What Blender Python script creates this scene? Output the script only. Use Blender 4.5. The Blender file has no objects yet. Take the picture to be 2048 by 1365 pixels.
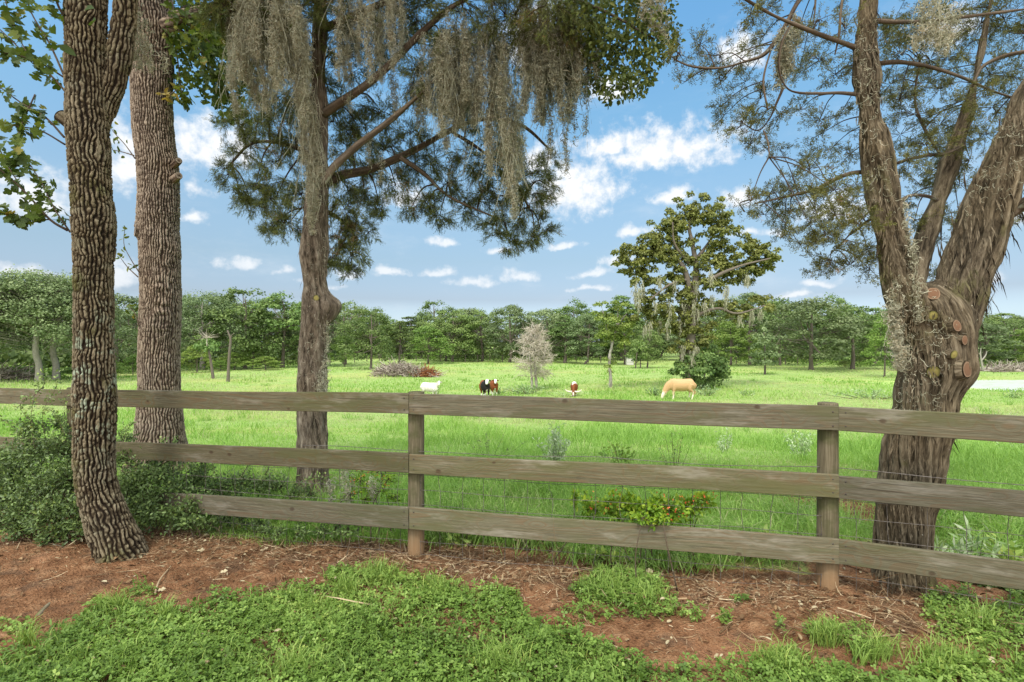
import bpy, math
import numpy as np

rng = np.random.default_rng(11)
PI = math.pi
F, CX, CY, H = 1024.0, 1024.0, 683.0, 1.5     # the lens in pixels of the 2048 wide photograph, camera height in metres
sc = bpy.context.scene
col = sc.collection


def at(px, py, Z):
    """point at distance Z in front of the camera seen at pixel (px, py)"""
    return np.array([(px - CX) * Z / F, Z, H - (py - CY) * Z / F])


def lerp(a, b, t):
    return a + (b - a) * t


def sstep(a, b, x):
    t = np.clip((np.asarray(x, float) - a) / (b - a), 0, 1)
    return t * t * (3 - 2 * t)


def unit(v):
    return v / np.maximum(np.linalg.norm(v, axis=-1, keepdims=True), 1e-9)


def rdir(n):
    return unit(rng.normal(size=(n, 3)))


# ------------------------------------------------------------------ noise
def _h(ix, iy, iz, seed):
    with np.errstate(over='ignore'):
        h = (ix.astype(np.int64).astype(np.uint32) * np.uint32(374761393)
             + iy.astype(np.int64).astype(np.uint32) * np.uint32(668265263)
             + iz.astype(np.int64).astype(np.uint32) * np.uint32(2147483647 - 58)
             + np.uint32(seed * 974711 + 77))
        h ^= h >> np.uint32(13)
        h *= np.uint32(1274126177)
        h ^= h >> np.uint32(16)
        h *= np.uint32(2246822519)
        h ^= h >> np.uint32(13)
    return h.astype(np.float64) / 4294967296.0


def vnoise(P, seed=0):
    i = np.floor(P)
    f = P - i
    f = f * f * (3 - 2 * f)
    r = 0
    for dx in (0, 1):
        for dy in (0, 1):
            for dz in (0, 1):
                w = ((f[..., 0] if dx else 1 - f[..., 0]) * (f[..., 1] if dy else 1 - f[..., 1])
                     * (f[..., 2] if dz else 1 - f[..., 2]))
                r = r + w * _h(i[..., 0] + dx, i[..., 1] + dy, i[..., 2] + dz, seed)
    return r


def fbm(P, octs=4, seed=0, gain=0.5):
    P = np.asarray(P, float)
    a, s, tot = 1.0, 0, 0
    for k in range(octs):
        s = s + a * vnoise(P * 2.03 ** k + 17.3 * k, seed + k)
        tot += a
        a *= gain
    return s / tot


def worley(P, seed=0):
    i = np.floor(P)
    f1 = np.full(P.shape[:-1], 9.0)
    f2 = f1.copy()
    cid = np.zeros(P.shape[:-1])
    for dx in (-1, 0, 1):
        for dy in (-1, 0, 1):
            for dz in (-1, 0, 1):
                c = i + np.array([dx, dy, dz])
                j = [_h(c[..., 0], c[..., 1], c[..., 2], seed + 31 * k) for k in range(3)]
                d = np.sqrt(sum((c[..., k] + j[k] - P[..., k]) ** 2 for k in range(3)))
                m = d < f1
                f2 = np.where(m, f1, np.minimum(f2, d))
                cid = np.where(m, j[0], cid)
                f1 = np.where(m, d, f1)
    return f1, f2, cid


# ------------------------------------------------------------------ mesh builder
class MB:
    def __init__(self):
        self.v, self.t, self.p, self.n, self.q = [], [], [], 0, []

    def add(self, V, polys, t=0.5, q=None):
        V = np.asarray(V, float).reshape(-1, 3)
        self.q.append(V if q is None else np.asarray(q, float).reshape(-1, 3))
        self.v.append(V)
        self.t.append(np.broadcast_to(np.asarray(t, float), (len(V),)).copy())
        for q in polys:
            q = np.asarray(q, np.int64)
            if q.size:
                self.p.append(q + self.n)
        self.n += len(V)
        return self

    def mesh(self, name, mat=None, offset=None, smooth=True):
        V = np.concatenate(self.v)
        if offset is not None:
            V = V - np.asarray(offset)
        me = bpy.data.meshes.new(name)
        me.vertices.add(len(V))
        me.vertices.foreach_set('co', V.astype(np.float32).ravel())
        loops = np.concatenate([q.ravel() for q in self.p])
        lens = np.concatenate([np.full(len(q), q.shape[1]) for q in self.p])
        starts = np.concatenate([[0], np.cumsum(lens)[:-1]])
        me.loops.add(len(loops))
        me.loops.foreach_set('vertex_index', loops.astype(np.int32))
        me.polygons.add(len(lens))
        me.polygons.foreach_set('loop_start', starts.astype(np.int32))
        me.polygons.foreach_set('use_smooth', np.full(len(lens), smooth))
        a = me.attributes.new('t', 'FLOAT', 'POINT')
        a.data.foreach_set('value', np.concatenate(self.t).astype(np.float32))
        if mat and 'bark' in mat.name:
            a = me.attributes.new('q', 'FLOAT_VECTOR', 'POINT')
            a.data.foreach_set('vector', np.concatenate(self.q).astype(np.float32).ravel())
        me.update(calc_edges=True)
        if mat:
            me.materials.append(mat)
        return me


def tag(o, label=None, cat=None, group=None, kind=None):
    if label: o['label'] = label
    if cat: o['category'] = cat
    if group: o['group'] = group
    if kind: o['kind'] = kind
    return o


def root(name, loc, label, cat, group=None, rz=0.0, kind=None):
    o = bpy.data.objects.new(name, None)
    o.empty_display_size = 0.2
    o.location = [float(c) for c in loc]
    o.rotation_euler = (0, 0, rz)
    col.objects.link(o)
    return tag(o, label, cat, group, kind)


def link(name, me, parent=None, loc=None, rot=None):
    o = bpy.data.objects.new(name, me)
    if loc is not None: o.location = [float(c) for c in loc]
    if rot is not None: o.rotation_euler = rot
    if parent is not None: o.parent = parent
    col.objects.link(o)
    return o


def part(name, mb, mat, r, smooth=True, up=None):
    """mesh given in world coordinates, hung under the root r (an unrotated Empty); up = a part to hang it under"""
    me = mb.mesh(name, mat, offset=tuple(r.location), smooth=smooth)
    return link(name, me, up or r)


def top(name, mb, mat, loc, label, cat, group=None, kind=None, smooth=True):
    o = link(name, mb.mesh(name, mat, offset=loc, smooth=smooth), None, loc)
    return tag(o, label, cat, group, kind)


def copy_tree(o, parent=None):
    c = o.copy()
    col.objects.link(c)
    c.parent = parent
    for ch in list(o.children):
        copy_tree(ch, c)
    return c


# ------------------------------------------------------------------ tubes
def crom(P, n):
    P = np.asarray(P, float)
    if P.ndim == 1: P = P[:, None]
    m = len(P)
    d = np.concatenate([[0], np.cumsum(np.linalg.norm(np.diff(P[:, :3], axis=0), axis=1) + 1e-6)])
    s = np.linspace(0, d[-1], n)
    u = np.interp(s, d, np.arange(m))
    i = np.clip(np.floor(u).astype(int), 0, m - 2)
    f = (u - i)[:, None]
    Q = np.concatenate([[2 * P[0] - P[1]], P, [2 * P[-1] - P[-2]]])
    p0, p1, p2, p3 = Q[i], Q[i + 1], Q[i + 2], Q[i + 3]
    return 0.5 * (2 * p1 + (p2 - p0) * f + (2 * p0 - 5 * p1 + 4 * p2 - p3) * f ** 2 + (3 * p1 - p0 - 3 * p2 + p3) * f ** 3), s


def frames(C):
    T = unit(np.gradient(C, axis=0))
    N = np.zeros_like(C)
    n = np.cross(T[0], [0, 1.0, 0.05])
    if np.linalg.norm(n) < 0.2: n = np.cross(T[0], [1.0, 0, 0])
    n = n / np.linalg.norm(n)
    for k in range(len(C)):
        n = n - T[k] * np.dot(n, T[k])
        n = n / np.linalg.norm(n)
        N[k] = n
    return T, N, np.cross(T, N)


def tube(mb, P, R, na=8, nl=None, bark=None, t=0.5, cap=True, squash=None):
    """swept tube through the points P with radii R; bark(P3, th, s, r) gives (offset, attribute)"""
    P = np.asarray(P, float)
    nl = nl or max(3, 3 * len(P))
    Q, s = crom(np.column_stack([P, R]), nl)
    C, r = Q[:, :3], np.maximum(Q[:, 3], 0.0008)
    T, N, B = frames(C)
    th = np.linspace(0, 2 * PI, na, endpoint=False)
    dirs = N[:, None] * np.cos(th)[None, :, None] + B[:, None] * np.sin(th)[None, :, None]
    rr = np.repeat(r[:, None], na, 1)
    tt = np.broadcast_to(np.asarray(t, float), (nl, na))
    if bark is not None:
        off, tt = bark(C[:, None] + dirs * rr[..., None], np.broadcast_to(th, (nl, na)), np.repeat(s[:, None], na, 1), rr)
        rr = rr + off
    V = C[:, None] + dirs * rr[..., None]
    k = np.arange(nl * na).reshape(nl, na)
    a, b = k[:-1], k[1:]
    quads = np.stack([a, np.roll(a, -1, 1), np.roll(b, -1, 1), b], -1).reshape(-1, 4)
    polys = [quads]
    if cap:
        polys += [k[0][::-1][None], k[-1][None]]
    rm = float(np.median(r))
    th2 = th[None] + .45 * s[:, None]
    mb.add(V, polys, np.asarray(tt).ravel(), np.stack([np.cos(th2) * rm, np.sin(th2) * rm, np.repeat(s[:, None], na, 1)], -1))
    return C, r


def bark_oak(N=22, depth=0.014, seed=1, lump=0.012, block=.055, wz=8.0):
    """N wandering ridges that split and join, broken crosswise into blocks"""
    def f(P, th, s, r):
        rm = float(np.median(r))
        A = np.stack([np.cos(th) * rm, np.sin(th) * rm, s], -1)
        c = 2 * PI * rm / N
        w = fbm(A * np.array([.30 / c, .30 / c, wz]), 2, seed + 1, .45) - .5
        w2 = fbm(A * np.array([.8 / c, .8 / c, wz * 2.6]), 2, seed + 3, .5) - .5
        v = N * th / (2 * PI) + 2.1 * w + .95 * w2
        fr = np.abs((v - np.floor(v)) - .5) * 2             # 0 in the furrow middle of a ridge's edge, 1 on the crest
        ridge = sstep(.18, .62, 1 - fr)
        blk = fbm(A * np.array([.55 / c, .55 / c, 1 / block]) + 5.3, 2, seed + 7, .4)
        ridge = ridge * (.30 + .70 * sstep(.0, .09, np.abs(blk - .5)))
        fine = fbm(A * np.array([170, 170, 80]), 3, seed + 9, .65)
        tone = fbm(A * np.array([.9 / c, .9 / c, 26]), 2, seed + 12)
        hgt = np.clip(ridge * (.20 + .75 * tone + 1.0 * (fine - .25)), 0, 1)
        big = fbm(A * 3.2, 2, seed + 5) - .5
        off = (hgt - .45) * depth + big * lump * 2
        return off, hgt
    return f


def bark_cedar(depth=0.012, seed=1, freq=42, tw=0.6, lump=0.02, seam=True):
    """stringy strips lapping over one another like shingles"""
    def f(P, th, s, r):
        rm = float(np.median(r))
        th2 = th + tw * s + .35 * (fbm(np.stack([np.cos(th) * 1.5, np.sin(th) * 1.5, s * 1.4], -1), 2, seed + 3) - .5)
        A = np.stack([np.cos(th2) * rm, np.sin(th2) * rm, s], -1)
        a = fbm(A * np.array([freq * .5, freq * .5, .9]) + .37, 2, seed, .4)
        b = fbm(A * np.array([freq * 1.7, freq * 1.7, 5.5]) + .71, 2, seed + 4, .5)
        v = a * 2.6 + .12 * (b - .5)
        saw = v - np.floor(v)
        saw = np.where(saw < .62, saw / .62, (1 - saw) / .38)
        hgt = np.clip(.55 * sstep(0, 1, saw) + 1.1 * (b - .26), 0, 1)
        deep = sstep(.60, .74, fbm(np.stack([np.cos(th2) * 3.4, np.sin(th2) * 3.4, s * .9], -1), 3, seed + 8))
        big = fbm(A * 4.0, 3, seed + 5) - .5
        off = (hgt - .5) * depth * np.clip(rm / .1, .3, 1.1) + big * lump * 2 - (deep * .012 if seam else 0) * np.clip(rm / .12, .3, 1.3)
        return off, np.clip(hgt * (1 - .35 * deep), 0, 1)
    return f


# ------------------------------------------------------------------ scattered leaves
def T_(verts, faces):
    return np.array(verts, float), faces


DIAMOND = T_([(0, 0, 0), (.5, .5, .06), (1, 0, 0), (.5, -.5, .06)], [(0, 1, 2, 3)])
OVAL = T_([(0, 0, 0), (.3, .5, .1), (.72, .42, .1), (1, 0, -.03), (.72, -.42, .1), (.3, -.5, .1)], [(0, 3, 2, 1), (0, 5, 4, 3)])
TRI = T_([(0, .5, 0), (1, 0, 0), (0, -.5, 0)], [(0, 1, 2)])
_o = [(0.0, .0), (.20, .05), (.27, .34), (.36, .40), (.45, .30), (.49, .13), (.57, .42), (.68, .52), (.80, .44), (.84, .22), (.95, .20), (1.0, .0)]
OAK = T_([(u, v, .15 * v) for u, v in _o] + [(u, -v, .15 * v) for u, v in _o], [tuple(range(11, -1, -1)), tuple(range(12, 24))])

_sv, _sf = [(0, .016, 0), (1, .006, 0), (1, -.006, 0), (0, -.016, 0)], [(0, 1, 2, 3)]
for _k in range(12):
    _s = 1 if _k % 2 else -1
    _u = .02 + _k * .08
    _l = .30 * (1 - .45 * _u) * (.75 + .25 * math.sin(_k * 2.7))
    _a = .75 + .25 * math.sin(_k * 1.7)
    _w = .6 * math.sin(_k * 2.1)
    _b = len(_sv)
    _c, _d = math.cos(_a) * _l, _s * math.sin(_a) * _l
    _sv += [(_u, 0, 0), (_u + _c * .5 - _d * .20, _d * .5 + _c * .20, _w * _l * .5), (_u + _c, _d, _w * _l), (_u + _c * .5 + _d * .20, _d * .5 - _c * .20, _w * _l * .5)]
    _sf.append((_b, _b + 1, _b + 2, _b + 3))
SPRIG = T_(_sv, _sf)
_sv, _sf = [(0, .02, 0), (1, .008, 0), (1, -.008, 0), (0, -.02, 0)], [(0, 1, 2, 3)]
for _k in range(9):
    _a = .75 * (1 if _k % 2 else -1) + .3 * math.sin(_k * 2.3)
    _u = .15 + .1 * _k
    _l = .38 * (1.1 - .5 * _u)
    _w = .5 * math.sin(_k * 1.9)
    _b = len(_sv)
    _c, _s = math.cos(_a), math.sin(_a)
    _sv += [(_u, 0, 0), (_u + _l * .5 * _c - .05 * _s, _l * .5 * _s + .05 * _c, _w * .25), (_u + _l * _c, _l * _s, _w * .5), (_u + _l * .5 * _c + .05 * _s, _l * .5 * _s - .05 * _c, _w * .25)]
    _sf.append((_b, _b + 1, _b + 2, _b + 3))
TWIG = T_(_sv, _sf)
_cv, _cf = [], []
for _k in range(3):
    _a = _k * 2 * PI / 3
    for _u, _v in [(0, 0), (.45, .3), (.85, .34), (1, 0), (.85, -.34), (.45, -.3)]:
        _cv.append((_u * math.cos(_a) - _v * math.sin(_a), _u * math.sin(_a) + _v * math.cos(_a), .12 * abs(_v) + .1 * _u))
    _cf += [(6 * _k, 6 * _k + 3, 6 * _k + 2, 6 * _k + 1), (6 * _k, 6 * _k + 5, 6 * _k + 4, 6 * _k + 3)]
CLOVER = T_(_cv, _cf)


def inst(mb, tmpl, pos, axis, nrm, L, W=None, t=0.5):
    tv, tf = tmpl
    n, k = len(pos), len(tv)
    if n == 0: return
    L = np.broadcast_to(np.asarray(L, float), (n,))
    W = L if W is None else np.broadcast_to(np.asarray(W, float), (n,))
    axis = unit(axis)
    side = unit(np.cross(nrm, axis))
    nn = np.cross(axis, side)
    V = (pos[:, None] + L[:, None, None] * (tv[None, :, 0:1] * axis[:, None] + tv[None, :, 2:3] * nn[:, None])
         + W[:, None, None] * tv[None, :, 1:2] * side[:, None])
    base = (np.arange(n) * k)[:, None]
    by = {}
    for f in tf: by.setdefault(len(f), []).append(f)
    polys = [(base[:, None] + np.array(fs)[None]).reshape(-1, m) for m, fs in by.items()]
    t = np.broadcast_to(np.asarray(t, float), (n,))
    mb.add(V.reshape(-1, 3), polys, np.repeat(t, k))


def blades(mb, pos, hgt, wid, lean, t):
    """grass blades: two bent segments each"""
    n = len(pos)
    a = rng.uniform(0, 2 * PI, n)
    d = np.stack([np.cos(a), np.sin(a), 0 * a], -1)
    fa = rng.uniform(0, 2 * PI, n)
    s = np.stack([np.cos(fa), np.sin(fa), 0 * a], -1) * (wid / 2)[:, None]
    up = np.array([0, 0, 1.0])
    m = pos + up * (hgt * .6)[:, None] + d * (lean * hgt * .3)[:, None]
    e = pos + up * (hgt * (1 - .35 * lean))[:, None] + d * (lean * hgt)[:, None]
    V = np.stack([pos - s, pos + s, m + s * .75, m - s * .75, e], 1)
    b = (np.arange(n) * 5)[:, None]
    mb.add(V.reshape(-1, 3), [b + np.array([[0, 1, 2, 3]]), b + np.array([[3, 2, 4]])], np.repeat(t, 5))


def curls(mb, start, d0, length, width, nseg=8, curl=.5, grav=.25, t=0.5):
    """thin curling strands, each a narrow ribbon whose face turns along its length"""
    n = len(start)
    if n == 0: return
    d = unit(d0)
    length = np.broadcast_to(np.asarray(length, float), (n,))
    width = np.broadcast_to(np.asarray(width, float), (n,))
    st = (length / nseg)[:, None]
    pts, dd = [start], [d]
    ax = rdir(n)
    for k in range(nseg):
        d = unit(d + curl * np.cross(ax, d) + .35 * curl * rng.normal(size=(n, 3)) + np.array([0, 0, -grav]))
        if k % 3 == 2: ax = unit(ax + .9 * rng.normal(size=(n, 3)))
        pts.append(pts[-1] + d * st)
        dd.append(d)
    P = np.stack(pts, 1)
    D = np.stack(dd, 1)
    ref = unit(rdir(n)[:, None] + .5 * rng.normal(size=P.shape))
    S = unit(np.cross(D, ref))
    w = width[:, None, None] * .5 * (1 - .6 * np.linspace(0, 1, nseg + 1)[None, :, None] ** 3)
    V = np.stack([P - S * w, P + S * w], 2)
    k = np.arange(n * (nseg + 1) * 2).reshape(n, nseg + 1, 2)
    q = np.stack([k[:, :-1, 0], k[:, :-1, 1], k[:, 1:, 1], k[:, 1:, 0]], -1).reshape(-1, 4)
    t = np.broadcast_to(np.asarray(t, float), (n,))
    mb.add(V.reshape(-1, 3), [q], np.repeat(t, (nseg + 1) * 2))


def ball(c, rad, n, shell=0.0):
    u = rdir(n)
    r = rng.uniform(shell ** 3, 1, n) ** (1 / 3)
    return np.asarray(c) + u * r[:, None] * np.asarray(rad), u
# ------------------------------------------------------------------ materials
def srgb(r, g, b):
    f = lambda c: (c / 255 / 12.92) if c / 255 <= .04045 else ((c / 255 + .055) / 1.055) ** 2.4
    return (f(r), f(g), f(b), 1)


def rgba(c):
    return tuple(c) if len(c) == 4 else tuple(c) + (1,)


class NT:
    """small helper around a node tree"""
    def __init__(self, name):
        self.m = bpy.data.materials.new(name)
        self.m.use_nodes = True
        self.nt = self.m.node_tree
        self.nt.nodes.clear()
        self.out = self.nt.nodes.new('ShaderNodeOutputMaterial')

    def n(self, t, **kw):
        x = self.nt.nodes.new('ShaderNode' + t)
        for k, v in kw.items(): setattr(x, k, v)
        return x

    def l(self, a, b):
        self.nt.links.new(a, b)

    def set(self, sock, v):
        if hasattr(v, 'links'): self.l(v, sock)
        else: sock.default_value = v

    def math(self, op, a, b=None, c=None, clamp=False):
        x = self.n('Math', operation=op, use_clamp=clamp)
        self.set(x.inputs[0], a)
        if b is not None: self.set(x.inputs[1], b)
        if c is not None: self.set(x.inputs[2], c)
        return x.outputs[0]

    def vmath(self, op, a, b=None):
        x = self.n('VectorMath', operation=op)
        self.set(x.inputs[0], a)
        if b is not None: self.set(x.inputs[1], b)
        return x.outputs['Value'] if op in ('LENGTH', 'DOT_PRODUCT') else x.outputs[0]

    def attr(self, name='t'):
        return self.n('Attribute', attribute_type='GEOMETRY', attribute_name=name).outputs['Fac']

    def coord(self, which='Object'):
        return self.n('TexCoord').outputs[which]

    def geopos(self):
        return self.n('NewGeometry').outputs['Position']

    def noise(self, vec, scale, detail=3, rough=.55, dist=0.0):
        x = self.n('TexNoise')
        self.set(x.inputs['Vector'], vec)
        x.inputs['Scale'].default_value = scale
        x.inputs['Detail'].default_value = detail
        x.inputs['Roughness'].default_value = rough
        x.inputs['Distortion'].default_value = dist
        return x.outputs['Fac']

    def scale(self, vec, s):
        return self.vmath('MULTIPLY', vec, s)

    def ramp(self, fac, stops, interp='LINEAR'):
        x = self.n('ValToRGB')
        cr = x.color_ramp
        cr.interpolation = interp
        while len(cr.elements) < len(stops): cr.elements.new(.5)
        for e, (p, c) in zip(cr.elements, stops):
            e.position = p
            e.color = rgba(c) if not isinstance(c, (int, float)) else (c, c, c, 1)
        self.set(x.inputs[0], fac)
        return x.outputs[0]

    def mix(self, fac, a, b, mode='MIX'):
        x = self.n('Mix', data_type='RGBA', blend_type=mode)
        self.set(x.inputs['Factor'], fac)
        self.set(x.inputs[6], a if hasattr(a, 'links') else rgba(a))
        self.set(x.inputs[7], b if hasattr(b, 'links') else rgba(b))
        return x.outputs[2]

    def smooth(self, x, lo, hi):
        m = self.n('MapRange', interpolation_type='SMOOTHSTEP')
        self.set(m.inputs[0], x)
        m.inputs[1].default_value, m.inputs[2].default_value = lo, hi
        m.inputs[3].default_value, m.inputs[4].default_value = 0, 1
        return m.outputs[0]

    def hsv(self, colr, h=.5, s=1.0, v=1.0):
        x = self.n('HueSaturation')
        self.set(x.inputs['Hue'], h); self.set(x.inputs['Saturation'], s); self.set(x.inputs['Value'], v)
        self.set(x.inputs['Color'], colr)
        return x.outputs[0]

    def rand(self):
        return self.n('ObjectInfo').outputs['Random']

    def bump(self, hgt, strength=.5, dist=.01):
        x = self.n('Bump')
        x.inputs['Strength'].default_value = strength
        x.inputs['Distance'].default_value = dist
        self.set(x.inputs['Height'], hgt)
        return x.outputs[0]

    def done(self, colr, rough=.8, normal=None, spec=.3, trans=0.0, tcol=None):
        b = self.n('BsdfPrincipled')
        self.set(b.inputs['Base Color'], colr if hasattr(colr, 'links') else rgba(colr))
        self.set(b.inputs['Roughness'], rough)
        b.inputs['Specular IOR Level'].default_value = spec
        if normal is not None: self.l(normal, b.inputs['Normal'])
        o = b.outputs[0]
        if trans:
            t = self.n('BsdfTranslucent')
            self.set(t.inputs['Color'], tcol if tcol is not None else colr)
            mx = self.n('MixShader')
            mx.inputs[0].default_value = trans
            self.l(o, mx.inputs[1]); self.l(t.outputs[0], mx.inputs[2])
            o = mx.outputs[0]
        self.l(o, self.out.inputs[0])
        return self.m


def leaf_mat(name, stops, trans=.3, rough=.55, vary=.25, spec=.25, hue=.0):
    """leaves coloured leaf by leaf through the attribute t, with a shift from object to object"""
    k = NT(name)
    c = k.ramp(k.attr(), stops)
    r = k.rand()
    v = k.math('MULTIPLY_ADD', r, vary, 1 - vary / 2)
    hu = k.math('MULTIPLY_ADD', k.math('FRACT', k.math('MULTIPLY', r, 7.31)), hue, .5 - hue / 2) if hue else .5
    c = k.hsv(c, hu, 1.0, v)
    return k.done(c, rough, spec=spec, trans=trans, tcol=k.hsv(c, .49, 1.1, 1.25))


G = {}
# juniper: dark, slightly blue green sprays with some olive and rust ones
G['cedar'] = leaf_mat('cedar_needles', [(0, (.055, .066, .020)), (.45, (.140, .165, .046)), (.8, (.24, .275, .075)), (1, (.28, .19, .08))], .28, .6)
G['sprig'] = leaf_mat('fine_sprigs', [(0, (.062, .068, .022)), (.5, (.145, .150, .045)), (.85, (.25, .25, .075)), (1, (.30, .19, .09))], .30, .6)
G['oakleaf'] = leaf_mat('oak_leaves', [(0, (.030, .058, .012)), (.5, (.095, .145, .028)), (.85, (.19, .235, .042)), (1, (.34, .26, .06))], .38, .5)
G['broad'] = leaf_mat('broad_leaves', [(0, (0.047, 0.071, 0.020)), (.5, (0.108, 0.145, 0.037)), (1, (0.252, 0.272, 0.076))], .3, .5)
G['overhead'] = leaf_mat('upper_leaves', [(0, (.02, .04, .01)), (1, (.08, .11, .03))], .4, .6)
G['far'] = leaf_mat('far_oak_leaves', [(0, (0.033, 0.072, 0.018)), (.5, (0.119, 0.184, 0.050)), (1, (0.242, 0.323, 0.100))], .25, .6, .45, hue=.03)
G['fargrey'] = leaf_mat('far_grey_green_leaves', [(0, (0.049, 0.082, 0.031)), (.5, (0.133, 0.186, 0.074)), (1, (0.254, 0.316, 0.145))], .25, .6, .3, hue=.02)
G['farlight'] = leaf_mat('far_light_leaves', [(0, (.06, .11, .018)), (.5, (.14, .22, .045)), (1, (.26, .34, .085))], .3, .6, .3, hue=.03)
G['oaktall'] = leaf_mat('tall_oak_leaves', [(0, (.055, .068, .016)), (.5, (.150, .170, .044)), (1, (.29, .30, .085))], .25, .6, .1)
G['moss'] = leaf_mat('spanish_moss', [(0, (.125, .120, .075)), (.5, (.345, .340, .235)), (.85, (.57, .56, .43)), (1, (.50, .42, .28))], .35, .9, .12, .1)
G['bush'] = leaf_mat('yaupon_leaves', [(0, (.045, .078, .024)), (.5, (.125, .190, .060)), (.85, (.23, .33, .10)), (1, (.36, .46, .12))], .28, .42, .15, .4)
G['berry_leaf'] = leaf_mat('bright_weed_leaves', [(0, (0.078, 0.168, 0.014)), (.5, (0.195, 0.336, 0.034)), (1, (0.429, 0.516, 0.060))], .35, .5, .15)
G['sage'] = leaf_mat('pale_weed_leaves', [(0, (0.157, 0.261, 0.094)), (.5, (0.286, 0.413, 0.179)), (1, (0.572, 0.646, 0.429))], .3, .7, .15)
G['clover'] = leaf_mat('clover_leaves', [(0, (.070, .130, .020)), (.5, (.170, .280, .052)), (.85, (.28, .40, .09)), (1, (.38, .46, .11))], .3, .5, 0, .3)
G['grass'] = leaf_mat('pasture_grass_blades', [(0, (.15, .28, .055)), (.5, (.275, .455, .10)), (.85, (.375, .505, .16)), (1, (.45, .45, .24))], .42, .55, 0, .2)
G['straw'] = leaf_mat('straw', [(0, (0.095, 0.054, 0.027)), (.5, (0.270, 0.182, 0.101)), (1, (0.567, 0.459, 0.297))], .0, .9, 0, .1)
G['dead'] = leaf_mat('dead_leaves', [(0, (0.104, 0.058, 0.029)), (.6, (0.286, 0.182, 0.091)), (1, (0.494, 0.442, 0.286))], .1, .8, .3, .2)
G['twigs_pale'] = leaf_mat('bleached_twigs', [(0, (.30, .26, .20)), (1, (.66, .60, .50))], .0, .9, .1, .1)
G['brush'] = leaf_mat('brush_sticks', [(0, (.13, .105, .08)), (.6, (.36, .31, .25)), (1, (.60, .54, .46))], 0, .9, 0, .1)
G['rust'] = leaf_mat('rusty_twigs', [(0, (.16, .055, .022)), (1, (.40, .18, .085))], .1, .9, 0, .1)
G['berry'] = leaf_mat('red_flowers', [(0, (.50, .05, .02)), (1, (.72, .22, .06))], .15, .5, 0, .3)
G['yellowleaf'] = leaf_mat('yellow_shoot', [(0, (.30, .26, .02)), (1, (.55, .42, .04))], .35, .5, 0)


def bark_mat(name, dark, mid, light, lichen=None, lich_lo=.60, lich_hi=.72, moss=None, moss_lo=.56, zband=None, lichen_scale=6.0, bumps=.5, fib=False):
    """attribute t is the bark relief: split fissures show the inner bark, plates the weathered outer one"""
    k = NT(name)
    p = k.coord('Object')
    a = k.attr()
    qa = k.n('Attribute', attribute_type='GEOMETRY', attribute_name='q').outputs['Vector']
    g2 = k.noise(k.scale(qa, (1, 1, .13)), 46, 4, .65, .4)
    g = k.noise(k.scale(qa, (1, 1, .12)), 130, 5, .7, .3) if fib else k.noise(k.scale(p, (1, 1, .4)), 120, 4, .7)
    w = k.math('ADD', k.math('MULTIPLY', a, .42), k.math('ADD', k.math('MULTIPLY_ADD', g, 1.7, -.85), k.math('MULTIPLY_ADD', g2, 1.3, -.45))) if fib else k.math('ADD', k.math('MULTIPLY', a, 1.05), k.math('MULTIPLY_ADD', g, .9, -.47))
    c = k.ramp(w, [(0.02, dark), (.45, mid), (.95, light)])
    tone = k.noise(p, 2.2, 3, .6)
    c = k.hsv(c, .5, k.math('MULTIPLY_ADD', tone, .5, .75), k.math('MULTIPLY_ADD', k.noise(p, 5.5, 3), .7, .66))
    if moss:
        f = k.math('MULTIPLY', k.smooth(k.noise(p, 3.1, 4, .65), moss_lo, moss_lo + .16), k.smooth(a, .1, .6))
        c = k.mix(k.math('MULTIPLY', f, .75), c, moss)
    if lichen:
        f = k.smooth(k.noise(p, lichen_scale, 5, .72), lich_lo, lich_hi)
        f = k.math('MULTIPLY', f, k.smooth(a, .25, .6))
        if zband:
            z = k.n('SeparateXYZ'); k.l(p, z.inputs[0])
            d = k.math('ABSOLUTE', k.math('SUBTRACT', z.outputs[2], zband[0]))
            f = k.math('MULTIPLY', f, k.math('MULTIPLY_ADD', k.smooth(d, zband[1] * 1.6, zband[1] * .3), .9, .12))
        c = k.mix(k.math('MULTIPLY', f, .8), c, lichen)
    b = k.bump(k.math('ADD', k.math('MULTIPLY', a, .6), (k.math('ADD', g, g2) if fib else k.noise(k.scale(p, (1, 1, .35)), 110, 5, .7))), bumps, .012 if fib else .006)
    return k.done(c, .92, b, .12)


G['bark1'] = bark_mat('ridged_oak_bark', (.012, .008, .005), (.066, .049, .028), (.205, .17, .11), (.31, .37, .27), .50, .62, (.085, .085, .022), .54, (1.22, .42), 9)
G['bark2'] = bark_mat('grey_oak_bark', (.034, .023, .016), (.145, .108, .078), (.32, .26, .195), (.36, .36, .31), .66, .78)
G['bark3'] = bark_mat('cedar_bark', (.034, .026, .017), (.165, .130, .092), (.37, .32, .24), (.36, .38, .33), .66, .78, fib=True, bumps=.8)
G['bark4'] = bark_mat('shaggy_cedar_bark', (.026, .020, .012), (.125, .098, .062), (.285, .238, .160), (.46, .45, .38), .66, .72, (.12, .115, .045), .55, None, 24, .8, True)
G['limb'] = bark_mat('limb_bark', (.03, .022, .015), (.085, .063, .043), (.17, .135, .098), (.34, .36, .27), .58, .70)
G['limb_pale'] = bark_mat('bare_limb_bark', (.065, .050, .035), (.155, .122, .085), (.27, .22, .16), (.40, .42, .33), .55, .68)
G['farbark'] = bark_mat('far_bark', (.06, .048, .038), (.13, .108, .088), (.22, .19, .16))
G['palebark'] = bark_mat('pale_bark', (.15, .135, .115), (.27, .25, .21), (.40, .37, .32))


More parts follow.
